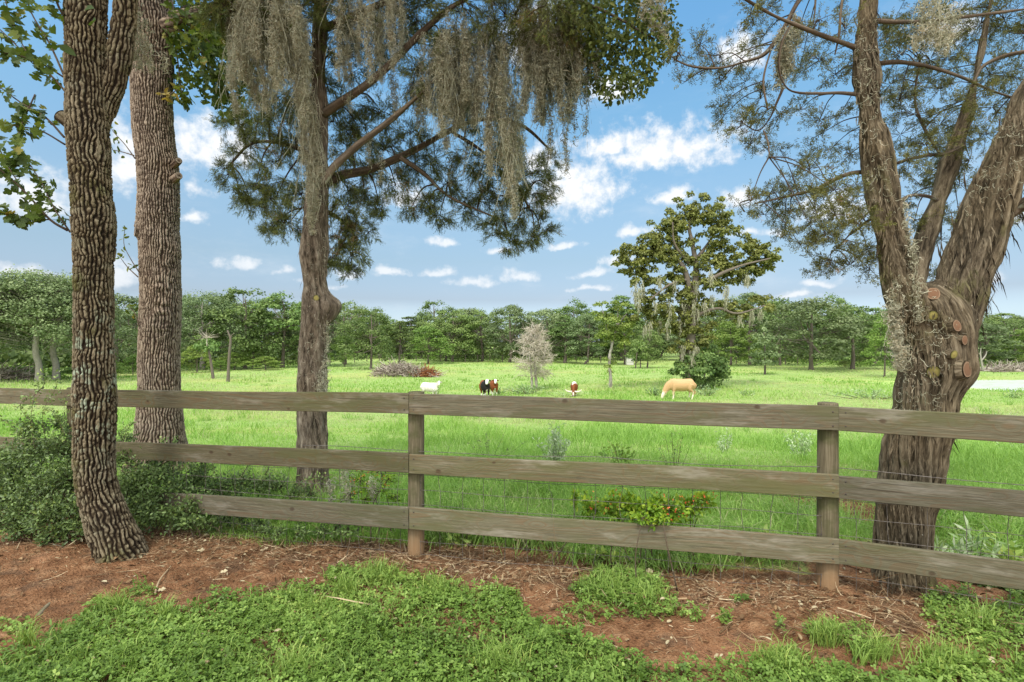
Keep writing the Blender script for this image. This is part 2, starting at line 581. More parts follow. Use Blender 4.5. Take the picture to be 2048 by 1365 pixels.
def cut_mat(name, inner, outer, ring):
    k = NT(name)
    a = k.attr()
    p = k.coord('Object')
    c = k.ramp(k.math('ADD', a, k.math('MULTIPLY_ADD', k.noise(p, 60, 3), .25, -.12)), [(0, inner), (.66, inner), (.76, ring), (.84, outer), (1, outer)])
    c = k.mix(k.math('MULTIPLY', k.noise(p, 38, 5, .7), .55), c, (.13, .08, .045))
    return k.done(c, .85, k.bump(k.noise(p, 90, 4, .7), .5, .004), .15)


G['cut_orange'] = cut_mat('cut_wood_orange', (.20, .105, .060), (.27, .175, .11), (.12, .07, .04))
G['cut_green'] = cut_mat('cut_wood_mossy', (.33, .29, .085), (.20, .20, .055), (.24, .22, .06))


def board_mat():
    k = NT('weathered_board')
    p = k.coord('Object')
    r = k.rand()
    rv = k.n('CombineXYZ')
    k.l(k.math('MULTIPLY', r, 37.0), rv.inputs[0]); k.l(k.math('MULTIPLY', r, 3.1), rv.inputs[2])
    q = k.vmath('ADD', p, rv.outputs[0])
    sx = k.n('SeparateXYZ'); k.l(q, sx.inputs[0])
    # knots: sparse cells on the face
    kv = k.n('CombineXYZ')
    k.l(k.math('MULTIPLY', sx.outputs[0], 5.2), kv.inputs[0]); k.l(k.math('MULTIPLY', sx.outputs[2], 7.5), kv.inputs[1])
    vor = k.n('TexVoronoi', voronoi_dimensions='2D'); vor.inputs['Scale'].default_value = 1.0
    k.l(kv.outputs[0], vor.inputs['Vector'])
    kd = vor.outputs['Distance']
    near = k.smooth(kd, .5, .05)
    # growth rings cut lengthwise: stretched noise, bent round the knots
    g = k.noise(k.scale(q, (.55, 6, 6)), 1.0, 2, .5)
    ring = k.math('ADD', k.math('MULTIPLY', g, 13), k.math('ADD', k.math('MULTIPLY', sx.outputs[2], 24), k.math('MULTIPLY', near, 1.6)))
    fr = k.math('FRACT', ring)
    late = k.smooth(fr, .45, .98)
    fibre = k.noise(k.scale(q, (4, 160, 160)), 1.0, 4, .65)
    fine = k.noise(k.scale(q, (14, 420, 420)), 1.0, 3, .7)
    patch = k.noise(k.scale(q, (1.4, 5, 9)), 1.0, 4, .6)
    c = k.ramp(k.math('ADD', k.math('MULTIPLY', fibre, .62), k.math('MULTIPLY', fine, .38)), [(.27, (.050, .044, .026)), (.5, (.112, .101, .064)), (.73, (.205, .185, .128))])
    warm = k.mix(.8, c, (.13, .078, .040), 'MIX')
    c = k.mix(k.math('MULTIPLY', late, k.math('MULTIPLY_ADD', k.smooth(patch, .42, .66), .50, .28)), c, warm)
    algae = k.smooth(k.noise(k.scale(q, (1.1, 6, 6)), 1.3, 5, .65), .46, .66)
    c = k.mix(k.math('MULTIPLY', algae, .72), c, (.088, .090, .040))
    grey = k.smooth(k.noise(k.scale(q, (2.0, 9, 9)), 1.1, 4, .7), .52, .72)
    c = k.mix(k.math('MULTIPLY', grey, .45), c, (.30, .275, .225))
    stain = k.smooth(k.noise(k.scale(q, (5, 10, 22)), 1.0, 5, .7), .58, .74)
    c = k.mix(k.math('MULTIPLY', stain, .55), c, (.052, .044, .032))
    split = k.smooth(k.noise(k.scale(q, (.9, 50, 62)), 1.0, 2, .5), .69, .73)
    c = k.mix(k.math('MULTIPLY', split, .65), c, (.035, .028, .018))
    sel = k.n('SeparateColor'); k.l(vor.outputs['Color'], sel.inputs[0])
    isk = k.smooth(sel.outputs[0], .85, .87)
    ks = k.math('MULTIPLY_ADD', sel.outputs[1], .9, .35)
    kd = k.math('DIVIDE', kd, ks)
    c = k.mix(k.math('MULTIPLY', k.math('MULTIPLY', k.smooth(k.math('ADD', kd, k.math('MULTIPLY_ADD', fibre, .16, -.08)), .15, .05), isk), .8), c, (.06, .04, .025))
    c = k.hsv(c, .5, k.math('MULTIPLY_ADD', k.math('FRACT', k.math('MULTIPLY', r, 5.7)), .35, .8), k.math('MULTIPLY_ADD', r, .42, .80))
    h = k.math('ADD', k.math('MULTIPLY', fibre, 1.0), k.math('MULTIPLY', late, .35))
    h = k.math('SUBTRACT', h, k.math('MULTIPLY', k.smooth(kd, .12, .05), isk))
    return k.done(c, .85, k.bump(h, .55, .003), .2)


G['board'] = board_mat()


def post_mat():
    k = NT('round_post_wood')
    p = k.coord('Object')
    z = k.n('SeparateXYZ'); k.l(p, z.inputs[0])
    fibre = k.noise(k.scale(p, (1, 1, .035)), 130, 4, .65)
    c = k.ramp(fibre, [(.28, (.068, .056, .034)), (.5, (.135, .112, .068)), (.75, (.215, .185, .125))])
    algae = k.smooth(k.noise(p, 5, 4, .65), .40, .62)
    c = k.mix(k.math('MULTIPLY', k.math('MULTIPLY', algae, .75), k.smooth(z.outputs[2], .1, .45)), c, (.062, .068, .024))
    low = k.smooth(k.math('ADD', z.outputs[2], k.math('MULTIPLY_ADD', k.noise(k.scale(p, (1, 1, .3)), 18, 3), .24, -.12)), .30, .02)
    c = k.mix(k.math('MULTIPLY', low, .7), c, (.30, .175, .088))
    crack = k.smooth(k.noise(k.scale(p, (1, 1, .05)), 26, 3, .5), .66, .72)
    c = k.mix(k.math('MULTIPLY', crack, .7), c, (.03, .022, .014))
    return k.done(c, .88, k.bump(fibre, .5, .004), .2)


G['post'] = post_mat()
k_ = NT('rusty_wire'); G['wire'] = k_.done(k_.ramp(k_.noise(k_.geopos(), 60, 3), [(.3, (.05, .038, .03)), (.7, (.17, .15, .13))]), .6, spec=.5)
k_ = NT('galvanised_nail'); G['nail'] = k_.done((.055, .042, .035), .6, spec=.4)


def ground_mat():
    k = NT('ground_soil_and_pasture')
    p = k.geopos()
    a = k.attr('dirt')
    # red sandy soil
    n1, n2, n3 = k.noise(p, 1.3, 4, .6), k.noise(p, 9, 5, .65), k.noise(p, 60, 4, .7)
    d = k.ramp(k.math('ADD', k.math('MULTIPLY', n2, .6), k.math('MULTIPLY', n3, .4)), [(.34, (.080, .036, .018)), (.5, (.235, .118, .058)), (.66, (.40, .240, .132))])
    d = k.mix(k.smooth(n1, .50, .68), d, k.ramp(n3, [(.3, (.28, .125, .062)), (.7, (.42, .235, .13))]))
    d = k.mix(k.math('MULTIPLY', k.smooth(k.noise(p, 3.6, 4, .6), .52, .64), .6), d, (.12, .078, .050))
    crumbs = k.n('TexVoronoi'); k.l(p, crumbs.inputs['Vector']); crumbs.inputs['Scale'].default_value = 75
    d = k.mix(k.math('MULTIPLY', k.smooth(crumbs.outputs['Distance'], .22, .12), .35), d, (.36, .24, .16))
    # thatch under the grass
    st = k.scale(p, (.55, 1.5, 1))
    g1, g2 = k.noise(st, .16, 4, .6), k.noise(st, .9, 4, .65)
    g3 = k.noise(p, 14, 4, .7)
    g = k.ramp(k.math('ADD', k.math('MULTIPLY', g2, .55), k.math('MULTIPLY', g3, .45)), [(.28, (.16, .24, .065)), (.5, (.27, .38, .115)), (.72, (.36, .43, .17))])
    g = k.mix(k.math('MULTIPLY', k.smooth(g1, .48, .64), .55), g, (.37, .39, .12))
    g = k.mix(k.math('MULTIPLY', k.smooth(k.noise(st, .5, 4, .6), .56, .70), .35), g, (.15, .24, .045))
    c = k.mix(k.smooth(k.math('ADD', a, k.math('MULTIPLY_ADD', n2, .5, -.25)), .35, .65), g, d)
    b = k.bump(k.math('ADD', n2, k.math('ADD', k.math('MULTIPLY', n3, .8), k.math('MULTIPLY', crumbs.outputs['Distance'], .35))), 1.0, .03)
    return k.done(c, .95, b, .08)


G['ground'] = ground_mat()


def water_mat():
    k = NT('pond_with_duckweed')
    p = k.geopos()
    sx = k.n('SeparateXYZ'); k.l(p, sx.inputs[0])
    n = k.noise(k.scale(p, (.35, 1.2, 1)), .9, 5, .7)
    weed = k.math('MAXIMUM', k.smooth(sx.outputs[0], 38.5, 36.0), k.smooth(n, .55, .64), clamp=True)
    c = k.mix(weed, (.52, .55, .47), k.ramp(n, [(.35, (.42, .55, .15)), (.7, (.20, .30, .06))]))
    return k.done(c, k.math('MULTIPLY_ADD', weed, .5, .28), spec=.5)


G['water'] = water_mat()


def cow_mat(name, base, second, white, belly=None):
    k = NT(name)
    a = k.attr()
    p = k.coord('Object')
    b = k.mix(k.math('MULTIPLY', k.noise(p, 5, 3), .35), base, tuple(c * .6 for c in base))
    c = k.mix(k.smooth(a, .25, .35), b, second)
    c = k.mix(k.smooth(a, .72, .82), c, white)
    return k.done(c, .75, k.bump(k.noise(k.scale(p, (1, 1, 1)), 60, 3), .3, .01), .2)


def plain(name, c, rough=.7, n=20, amt=.3):
    k = NT(name)
    return k.done(k.mix(k.math('MULTIPLY', k.noise(k.coord('Object'), n, 3), amt), c, tuple(x * .45 for x in c)), rough)


# ------------------------------------------------------------------ sky
SUN_EL, SUN_AZ = math.radians(58), math.radians(205)       # sun behind the camera, slightly to its left (azimuth from +Y, clockwise)
w = bpy.data.worlds.new('World')
sc.world = w
w.use_nodes = True
k = NT.__new__(NT)
k.nt = w.node_tree
k.nt.nodes.clear()
wo = k.n('OutputWorld')
sky = k.n('TexSky', sky_type='NISHITA', sun_disc=False, sun_elevation=SUN_EL, sun_rotation=SUN_AZ, altitude=0, air_density=1.0, dust_density=1.6, ozone_density=1.6)
dirv = k.coord('Generated')
sx = k.n('SeparateXYZ'); k.l(dirv, sx.inputs[0])
az = k.math('ARCTAN2', sx.outputs[0], sx.outputs[1])
el = k.math('ARCSINE', sx.outputs[2])
ae = k.n('CombineXYZ'); k.l(az, ae.inputs[0]); k.l(el, ae.inputs[1])
nz = k.n('TexNoise'); k.l(ae.outputs[0], nz.inputs['Vector']); nz.inputs['Scale'].default_value = 16; nz.inputs['Detail'].default_value = 4
warp = k.vmath('MULTIPLY', k.vmath('SUBTRACT', nz.outputs['Color'], (.5, .5, .5)), (.075, .04, 0))
cv = k.vmath('ADD', ae.outputs[0], warp)
CLOUDS = [(415, 300, 120, 72), (255, 330, 80, 105), (60, 405, 125, 70), (395, 385, 40, 28), (385, 440, 34, 20), (1320, 310, 190, 60), (1215, 300, 80, 30), (1145, 385, 118, 88),
          (1085, 335, 45, 42), (1480, 112, 60, 44), (1345, 398, 50, 28), (480, 530, 44, 22), (570, 548, 30, 15), (785, 544, 34, 13), (878, 546, 34, 14),
          (945, 566, 48, 20), (1035, 556, 48, 17), (1185, 551, 42, 12), (1232, 530, 36, 24), (1190, 579, 50, 9), (885, 481, 36, 15), (1000, 501, 30, 13),
          (70, 546, 48, 17), (20, 545, 30, 18), (1652, 566, 52, 12), (1580, 590, 75, 10), (1970, 556, 60, 18), (800, 398, 52, 32), (1680, 425, 95, 40), (2030, 445, 55, 26),
          (1900, 70, 80, 60), (700, 546, 52, 18), (255, 556, 75, 40), (1060, 90, 90, 80), (1270, 466, 46, 14), (1470, 410, 60, 30), (1130, 492, 40, 10), (640, 570, 50, 10), (1500, 470, 60, 10), (1230, 180, 60, 34)]
dens = None
for px, py, hw, hh in CLOUDS:
    a0 = math.atan((px - CX) / F)
    e0 = math.atan((CY - py) / F * math.cos(a0))
    wa, we = hw / F * math.cos(a0) ** 2, hh / F * math.cos(a0)
    d = k.vmath('MULTIPLY', k.vmath('SUBTRACT', cv, (a0, e0, 0)), (1 / wa, 1 / we, 1))
    # flat base: below the middle the height counts for more
    d2 = k.n('SeparateXYZ'); k.l(d, d2.inputs[0])
    y = k.math('MAXIMUM', d2.outputs[1], k.math('MULTIPLY', d2.outputs[1], -1.9))
    r2 = k.math('ADD', k.math('MULTIPLY', d2.outputs[0], d2.outputs[0]), k.math('MULTIPLY', y, y))
    s = k.math('SUBTRACT', 1.0, k.math('SQRT', r2))
    dens = s if dens is None else k.math('MAXIMUM', dens, s)
puff = k.n('TexNoise'); k.l(ae.outputs[0], puff.inputs['Vector']); puff.inputs['Scale'].default_value = 34; puff.inputs['Detail'].default_value = 7; puff.inputs['Roughness'].default_value = .62
dd = k.math('ADD', dens, k.math('MULTIPLY_ADD', puff.outputs['Fac'], 2.3, -1.2))
alpha = k.smooth(dd, -.22, .80)
wisp = k.noise(k.scale(ae.outputs[0], (1, 2.6, 1)), 5.0, 6, .65)
alpha = k.math('MAXIMUM', k.math('MULTIPLY', alpha, k.math('MULTIPLY_ADD', k.smooth(el, .10, .30), .30, .66)), k.math('MULTIPLY', k.smooth(wisp, .50, .82), .22))
up = k.noise(k.vmath('ADD', ae.outputs[0], (0, .012, 0)), 26, 5, .6)
tone = k.math('ADD', k.math('MULTIPLY', k.smooth(dd, .1, .9), .22), k.math('MULTIPLY_ADD', k.math('SUBTRACT', puff.outputs['Fac'], up), 1.1, .66), clamp=True)
SKY_STRENGTH = .148
cl = k.mix(tone, (2.55, 2.75, 3.0, 1), (3.5, 3.5, 3.5, 1))
tint = k.ramp(k.math('DIVIDE', el, PI / 2, clamp=True), [(0, (.68, .78, 1.0)), (.014, (.65, .76, .96)), (.05, (.43, .43, .49)), (.097, (.48, .49, .475)), (.155, (.58, .615, .565)), (.262, (.57, .77, .73)), (.355, (.54, .84, .86)), (.55, (.95, 1.0, .92))])
skyc = k.mix(1.0, sky.outputs[0], tint, 'MULTIPLY')
skyc = k.mix(alpha, skyc, cl)
fill_noise = k.noise(dirv, 2.6, 5, .6)
bank = k.math('MAXIMUM', k.smooth(sx.outputs[1], .05, -.35), k.smooth(el, .66, .95))  # added cloud bank, unseen behind and above the camera, for soft frontal fill
bank = k.math('MULTIPLY', bank, k.math('MULTIPLY_ADD', k.smooth(fill_noise, .30, .62), .75, .25))
skyc = k.mix(bank, skyc, (8.6, 8.5, 8.2, 1))  # fill brightness of the added bank, well above the clouds in view
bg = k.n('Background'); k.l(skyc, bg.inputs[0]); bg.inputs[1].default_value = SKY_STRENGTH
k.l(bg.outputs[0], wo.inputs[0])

sun = bpy.data.lights.new('sun', 'SUN')
sun.energy, sun.angle, sun.color = 1.5, math.radians(11), (1, .95, .87)
so = bpy.data.objects.new('sun', sun)
so.rotation_euler = (PI / 2 - SUN_EL, 0, -SUN_AZ + PI)   # the lamp shines from azimuth SUN_AZ
col.objects.link(so)

cam = bpy.data.cameras.new('camera')
cam.sensor_width, cam.lens, cam.clip_end = 36, 18, 3000
co = bpy.data.objects.new('camera', cam)
co.location, co.rotation_euler = (0, 0, H), (PI / 2, 0, 0)
col.objects.link(co)
sc.camera = co
sc.view_settings.view_transform, sc.view_settings.look = 'Standard', 'None'
sc.view_settings.exposure, sc.view_settings.gamma = 1.1, 1
sc.cycles.max_bounces, sc.cycles.diffuse_bounces, sc.cycles.transmission_bounces, sc.cycles.glossy_bounces = 6, 4, 4, 2
sc.cycles.sample_clamp_indirect = 6
# ------------------------------------------------------------------ ground
def drop(y):
    return -2.1 * (1 - np.exp(-np.maximum(np.asarray(y, float) - 5.0, 0) ** 1.25 / (12 + .9 * np.maximum(np.asarray(y, float) - 5.0, 0) ** .25 + 6)))


FJ = [(-6.7, 5.12), (-3.79, 4.35), (-.70, 3.50), (1.925, 3.02), (4.24, 1.87)]      # the fence line, joint by joint


def fence_y(x):
    return np.interp(x, [-40] + [a for a, b in FJ] + [40], [12.5] + [b for a, b in FJ] + [-17.0])


def gz(x, y):
    x, y = np.asarray(x, float), np.asarray(y, float)
    P = np.stack([x, y, 0 * x], -1)
    near = np.exp(-np.maximum(np.hypot(x, y - 3) - 4, 0) / 6)
    z = drop(y) + (fbm(P * .9, 3, 5) - .5) * .10 * near + (fbm(P * .05, 2, 8) - .5) * .5 * sstep(12, 45, np.hypot(x, y))
    z = z + (fbm(P * 5, 3, 6) - .5) * .035 * near
    # the pond lies in a shallow hollow
    e = 43.6 - .09 * (x - 34) + .0018 * (x - 34) ** 2          # middle line of the pond
    hw = np.interp(x, [28, 31, 36, 48, 60, 110, 130], [.01, 1.0, 4.2, 6.8, 7.5, 7, .01])
    q = np.clip(np.abs(y - e - np.interp(x, [30, 36], [2.2, 0])) / hw, 0, 4)
    return z - .45 * np.exp(-(q * .95) ** 4)


_Z = np.geomspace(2.0, 140, 900)


def field_Z(px, py):
    """distance at which the ground is seen at pixel (px, py)"""
    X = (px - CX) * _Z / F
    y = CY + F * (H - gz(X, _Z)) / _Z
    return float(np.interp(-py, -y, _Z))


def foot(px, Z):
    """point of the ground at distance Z below pixel column px"""
    x = (px - CX) * Z / F
    return np.array([x, Z, float(gz(x, Z))])


def axis_grid(lo, hi, step, far_lo, far_hi, g=1.12):
    a = list(np.arange(lo, hi + 1e-6, step))
    s, v = step, a[-1]
    while v < far_hi:
        s *= g; v += s; a.append(v)
    s, v = step, a[0]
    b = []
    while v > far_lo:
        s *= g; v -= s; b.append(v)
    return np.array(b[::-1] + a)


gx, gy = axis_grid(-4.6, 4.6, .035, -900, 900, 1.055), axis_grid(1.7, 5.6, .03, -30, 1500, 1.028)
X, Y = np.meshgrid(gx, gy)
Zg = gz(X, Y)
PP = np.stack([X, Y, 0 * X], -1)
nearmask = np.exp(-np.maximum(np.hypot(X, Y - 3) - 4.5, 0) * 1.5)
Zg = Zg + ((fbm(PP * 22, 3, 21) - .5) * .035 + (fbm(PP * 7, 2, 22) - .5) * .04) * nearmask
dirt = 1 - sstep(.10, .6, Y - fence_y(X) + (fbm(PP * 2.2, 3, 31) - .5) * .5)
for (px, py, r) in [(1690, 1012, .34), (1600, 1000, .2), (620, 1020, .5)]:
    zz = 1.5 * F / (py - CY)
    dirt = np.maximum(dirt, sstep(r * 1.5, r * .5, np.hypot(X - (px - CX) * zz / F, Y - zz)))
dirt = np.maximum(dirt, .47 * (1 - sstep(6.5, 15, Y)) * (Y > 2))
dirt = np.maximum(dirt, sstep(.75, .35, np.hypot(X - 2.44, Y - 3.15)))
g_mb = MB()
idx = np.arange(X.size).reshape(X.shape)
g_mb.add(np.stack([X, Y, Zg], -1), [np.stack([idx[:-1, :-1], idx[:-1, 1:], idx[1:, 1:], idx[1:, :-1]], -1).reshape(-1, 4)], 0)
me = g_mb.mesh('ground', G['ground'])
a_ = me.attributes.new('dirt', 'FLOAT', 'POINT')
a_.data.foreach_set('value', dirt.astype(np.float32).ravel())
tag(link('ground', me), kind='structure')

# pond: a real sheet of still water, half grown over
wm = MB()
xs_ = np.linspace(28.5, 125, 60)
e_ = 43.6 - .09 * (xs_ - 34) + .0018 * (xs_ - 34) ** 2 + np.interp(xs_, [30, 36], [2.2, 0])
h_ = np.interp(xs_, [28, 31, 36, 48, 60, 110, 130], [.01, 1.0, 4.2, 6.8, 7.5, 7, .01]) * 1.25
out = np.concatenate([np.column_stack([xs_, e_ - h_]), np.column_stack([xs_, e_ + h_])[::-1]])
wz = float(np.mean(gz(xs_[8:30], e_[8:30]))) + .27
wm.add(np.column_stack([out, np.full(len(out), wz)]), [np.arange(len(out))[None]], 0)
tag(link('water', wm.mesh('water', G['water'])), kind='structure')

# ------------------------------------------------------------------ board fence
fence = root('board_fence', (FJ[2][0], FJ[2][1], 0), 'weathered three board wooden fence with round posts crossing the whole view', 'fence')
ROWS = [[(1.07, .93), (1.09, .952), (1.141, 1.001), (1.113, .970), (1.11, .968)],
        [(.595, .455), (.665, .525), (.734, .600), (.716, .578), (.765, .622)],
        [(.215, .075), (.262, .118), (.365, .215), (.336, .188), (.41, .268)]]
for ri, row in enumerate(ROWS):
    for b in range(4):
        (x0, y0), (x1, y1) = FJ[b], FJ[b + 1]
        L = math.hypot(x1 - x0, y1 - y0)
        ang = math.atan2(y1 - y0, x1 - x0)
        (t0, b0), (t1, b1) = row[b], row[b + 1]
        jt = rng.normal(0, .003, 4)
        t0, b0 = t0 + jt[0], b0 + jt[0] * .5
        if b == 2 or b == 3: t0 -= .004 * (b == 3)
        n = 28
        u = np.linspace(.002, L - .002, n)
        f = u / L
        wob = (fbm(np.stack([u * 1.1, 0 * u + ri * 9 + b, 0 * u], -1), 2, 40) - .5) * .012
        T = lerp(t0, t1, f) + wob
        B = lerp(b0, b1, f) + wob * .8
        cup = (fbm(np.stack([u * .9, 0 * u + ri * 5 + b * 3, 0 * u], -1), 2, 44) - .5) * .012
        d, c = .0125, .003
        prof = []
        for k in range(n):
            e = .002 * (vnoise(np.array([[u[k] * 9, ri * 3.1, b * 7.7]]), 3)[0] - .5)
            prof.append([(u[k], -d + cup[k] + c, T[k] + e), (u[k], -d + cup[k], T[k] - c + e), (u[k], -d + cup[k] - .0015, (T[k] + B[k]) / 2), (u[k], -d + cup[k], B[k] + c), (u[k], -d + cup[k] + c, B[k]),
                         (u[k], d + cup[k] - c, B[k]), (u[k], d + cup[k], B[k] + c), (u[k], d + cup[k], T[k] - c), (u[k], d + cup[k] - c, T[k])])
        V = np.array(prof)
        m = V.shape[1]
        ii = np.arange(n * m).reshape(n, m)
        mb = MB().add(V, [np.stack([ii[:-1], ii[1:], np.roll(ii[1:], -1, 1), np.roll(ii[:-1], -1, 1)], -1).reshape(-1, 4), ii[0][None], ii[-1][::-1][None]])
        o = link('board', mb.mesh('board', G['board'], smooth=False), fence, (x0 - FJ[2][0], y0 - FJ[2][1], 0), (0, 0, ang))
        nm = MB()
        for e, (tt_, bb_) in ((.035, (t0, b0)), (L - .035, (t1, b1))):
            for zz in (tt_ - .03, bb_ + .03):
                a = np.linspace(0, 2 * PI, 8, endpoint=False)
                R = np.stack([e + .0045 * np.cos(a), np.full(8, -d - .0035), zz + .0045 * np.sin(a)], -1)
                R2 = R + np.array([0, .012, 0])
                i8 = np.arange(8)
                nm.add(np.concatenate([R, R2]), [i8[None], np.stack([i8, i8 + 8, np.roll(i8, -1) + 8, np.roll(i8, -1)], -1)])
        link('nail_heads', nm.mesh('nail_heads', G['nail']), o)
for j, (px_off, rad, ztop) in {0: (0, .055, 1.1), 1: (.01, .054, 1.10), 2: (.03, .056, 1.146), 3: (-.015, .056, 1.128), 4: (0, .055, 1.12)}.items():
    x, y = FJ[j][0] + px_off, FJ[j][1] + .022 + rad
    zb = -.12
    pm = MB()
    na = 28
    zs = np.concatenate([np.linspace(zb, ztop - .012, 26), [ztop - .004, ztop]])
    th = np.linspace(0, 2 * PI, na, endpoint=False)
    V = []
    for z in zs:
        r = rad * (1.04 - .05 * (z / ztop)) - (.005 if z > ztop - .002 else 0)
        rr = r + .004 * (fbm(np.stack([np.cos(th) * 2 + j, np.sin(th) * 2, np.full(na, z * 1.5)], -1), 3, 50 + j) - .5) * 2
        V.append(np.stack([x + rr * np.cos(th), y + rr * np.sin(th), np.full(na, z)], -1))
    ii = np.arange(len(zs) * na).reshape(len(zs), na)
    pm.add(np.array(V), [np.stack([ii[:-1], np.roll(ii[:-1], -1, 1), np.roll(ii[1:], -1, 1), ii[1:]], -1).reshape(-1, 4), ii[-1][None]])
    part('post', pm, G['post'], fence)

# woven stock wire stapled behind the boards
wire = MB()
def wire_line(P, r=.0016):
    tube(wire, P, [r] * len(P), 5, len(P) * 2, cap=False)
fx = np.arange(-3.7, 4.2, .05)
fy = fence_y(fx) + .045
for zi, z in enumerate((.745, .575, .468, .36, .12, .03)):
    w1 = fbm(np.stack([fx * 1.6, 0 * fx + zi * 4.4, 0 * fx], -1), 3, 60) - .5
    sl = np.interp(fx, [a for a, b in FJ], [-.07, -.05, 0, -.012, .03])
    zz = z + sl + w1 * .03
    m = (fx > -1.6) if zi == 0 else (fx > -3.7)
    wire_line(np.stack([fx, fy + w1 * .02, zz], -1)[m], .0022 if zi == 0 else .0017)
for x in np.arange(-3.6, 4.15, .148):
    sl = float(np.interp(x, [a for a, b in FJ], [-.07, -.05, 0, -.012, .03]))
    z = np.linspace(.03, .59, 12) + sl
    w1 = (fbm(np.stack([z * 7, 0 * z + x * 13, 0 * z], -1), 2, 62) - .5) * .045
    wire_line(np.stack([x + w1 + rng.normal(0, .008), fence_y(x) + .045 + 0 * z, z], -1), .0017)
top('stock_wire', wire, G['wire'], (FJ[2][0], FJ[2][1], 0), 'thin rusty woven wire netting strung behind the wooden fence boards', 'wire netting')


# ------------------------------------------------------------------ near trees: trunks
def pxpath(pts, Z):
    """[(px, py, half width px, dz)] -> points and radii"""
    P, R = [], []
    for q in pts:
        z = Z + (q[3] if len(q) > 3 else 0)
        P.append(at(q[0], q[1], z)); R.append(q[2] * z / F / math.sqrt(1 + ((q[0] - CX) / F) ** 2))
    return np.array(P), np.array(R)


def limb(mb, pts, Z, na=12, bark=None, nl=None, t=.6):
    P, R = pxpath(pts, Z)
    return tube(mb, P, R, na, nl, bark, t)


def stub(r, P, d, rad, length, cutmat, barkmat, seed=1):
    """a sawn-off branch: bark collar (part) with its round cut face (sub-part)"""
    d = unit(np.array(d, float))
    P = np.array(P, float)
    bm_ = MB()
    tube(bm_, [P - d * length, P - d * length * .3, P + d * .0], [rad * 1.3, rad * 1.16, rad * 1.04], 24, 10, bark_cedar(.008, seed, 60, 0, .012, False), cap=False)
    o = part('branch_stub', bm_, barkmat, r)
    cm = MB()
    n1 = np.cross(d, [0, 0, 1.0]); n1 /= np.linalg.norm(n1)
    n2 = np.cross(n1, d)
    th = np.linspace(0, 2 * PI, 22, endpoint=False)
    rings = [(0, .0), (.3, .3), (.6, .6), (.85, .85), (1.0, 1.0)]
    V, T = [], []
    wob = 1 + .10 * (fbm(np.stack([np.cos(th) + seed, np.sin(th), 0 * th], -1), 2, seed) - .5) * 2
    for rr, tt_ in rings[1:]:
        V.append(P + d * (.004 + .003 * (1 - rr)) + rad * rr * wob[:, None] * (n1 * np.cos(th)[:, None] + n2 * np.sin(th)[:, None]))
        T.append(np.full(22, tt_))
    V.append((P + d * .008)[None]); T.append([0.0])
    k_ = np.arange(88).reshape(4, 22)
    polys = [np.stack([k_[:-1], np.roll(k_[:-1], -1, 1), np.roll(k_[1:], -1, 1), k_[1:]], -1).reshape(-1, 4),
             np.stack([np.full(22, 88), np.roll(k_[0], -1), k_[0]], -1)]
    cm.add(np.concatenate(V), polys, np.concatenate(T))
    part('cut_face', cm, cutmat, r, up=o)
    return o


# --- tree 1: leaning oak in front of the fence
Z1 = 3.6
t1 = root('oak_tree', (at(240, 1140, Z1)[0], Z1, 0), 'dark deeply ridged oak trunk curving at its base in front of the fence', 'tree')
m1 = MB()
T1 = [(250, 1158, 68), (247, 1135, 62), (240, 1110, 57), (228, 1075, 51), (213, 1035, 47), (197, 990, 44.5), (190, 940, 45), (190, 880, 46.5), (190, 820, 45.5), (188, 720, 43), (188, 600, 43), (189, 500, 44.5), (187, 430, 45), (180, 340, 46), (176, 250, 46), (174, 170, 46), (172, 100, 46), (172, 30, 47), (170, -60, 46), (168, -200, 42), (160, -420, 36), (170, -700, 30), (190, -1000, 22)]
P, R = pxpath(T1, Z1)
tube(m1, P, R * .95, 250, 1150, bark_oak(29, .016, 3, .010, .042))
part('trunk', m1, G['bark1'], t1)
mm = MB()
limb(mm, [(188, 270, 20), (213, 215, 24), (232, 150, 25), (243, 80, 25), (252, 0, 24), (262, -120, 23), (300, -350, 19), (370, -620, 14)], Z1 + .06, 130, bark_oak(16, .014, 5, .008, .042), 420)
part('branch', mm, G['bark1'], t1)
mm = MB()      # bare root and the little sawn stub on the left
limb(mm, [(212, 1122, 20, -.1), (174, 1147, 11, -.22), (140, 1166, 8, -.38), (105, 1202, 7, -.60), (70, 1243, 5, -.82), (40, 1290, 3, -1.05)], Z1, 14, bark_cedar(.008, 4, 60, 0, .02, False), 60)
part('root', mm, G['bark1'], t1)
stub(t1, at(120, 232, Z1 - .06), (-.75, -.25, .6), .042, .14, G['cut_orange'], G['bark1'], 5)
tw = MB()
lf = MB()
TW1 = [[(146, 205, 5), (110, 160, 4), (60, 118, 3), (0, 60, 2.4), (-60, 10, 2)], [(136, 462, 6), (100, 440, 5), (50, 385, 4), (0, 340, 3), (-60, 300, 2)], [(128, 275, 5), (90, 235, 4), (40, 205, 3), (-20, 160, 2)],
       [(138, 175, 5), (100, 90, 4), (60, 20, 3), (40, -60, 2)], [(130, 290, 4), (80, 262, 3), (20, 250, 2.4), (-50, 225, 2)], [(140, 465, 4), (110, 420, 3), (85, 370, 2.4), (60, 330, 2)], [(135, 160, 4), (85, 130, 3), (30, 110, 2.2), (-30, 105, 2)],
       [(50, 385, 3), (20, 340, 2.4), (-10, 285, 2), (-50, 250, 1.6)], [(60, 118, 3), (30, 60, 2.2), (10, 0, 2)], [(150, 60, 6), (120, 20, 5), (100, -40, 4)], [(70, 190, 3), (40, 260, 2.4), (30, 320, 2)], [(100, 440, 3), (60, 440, 2.2), (20, 425, 1.8)]]
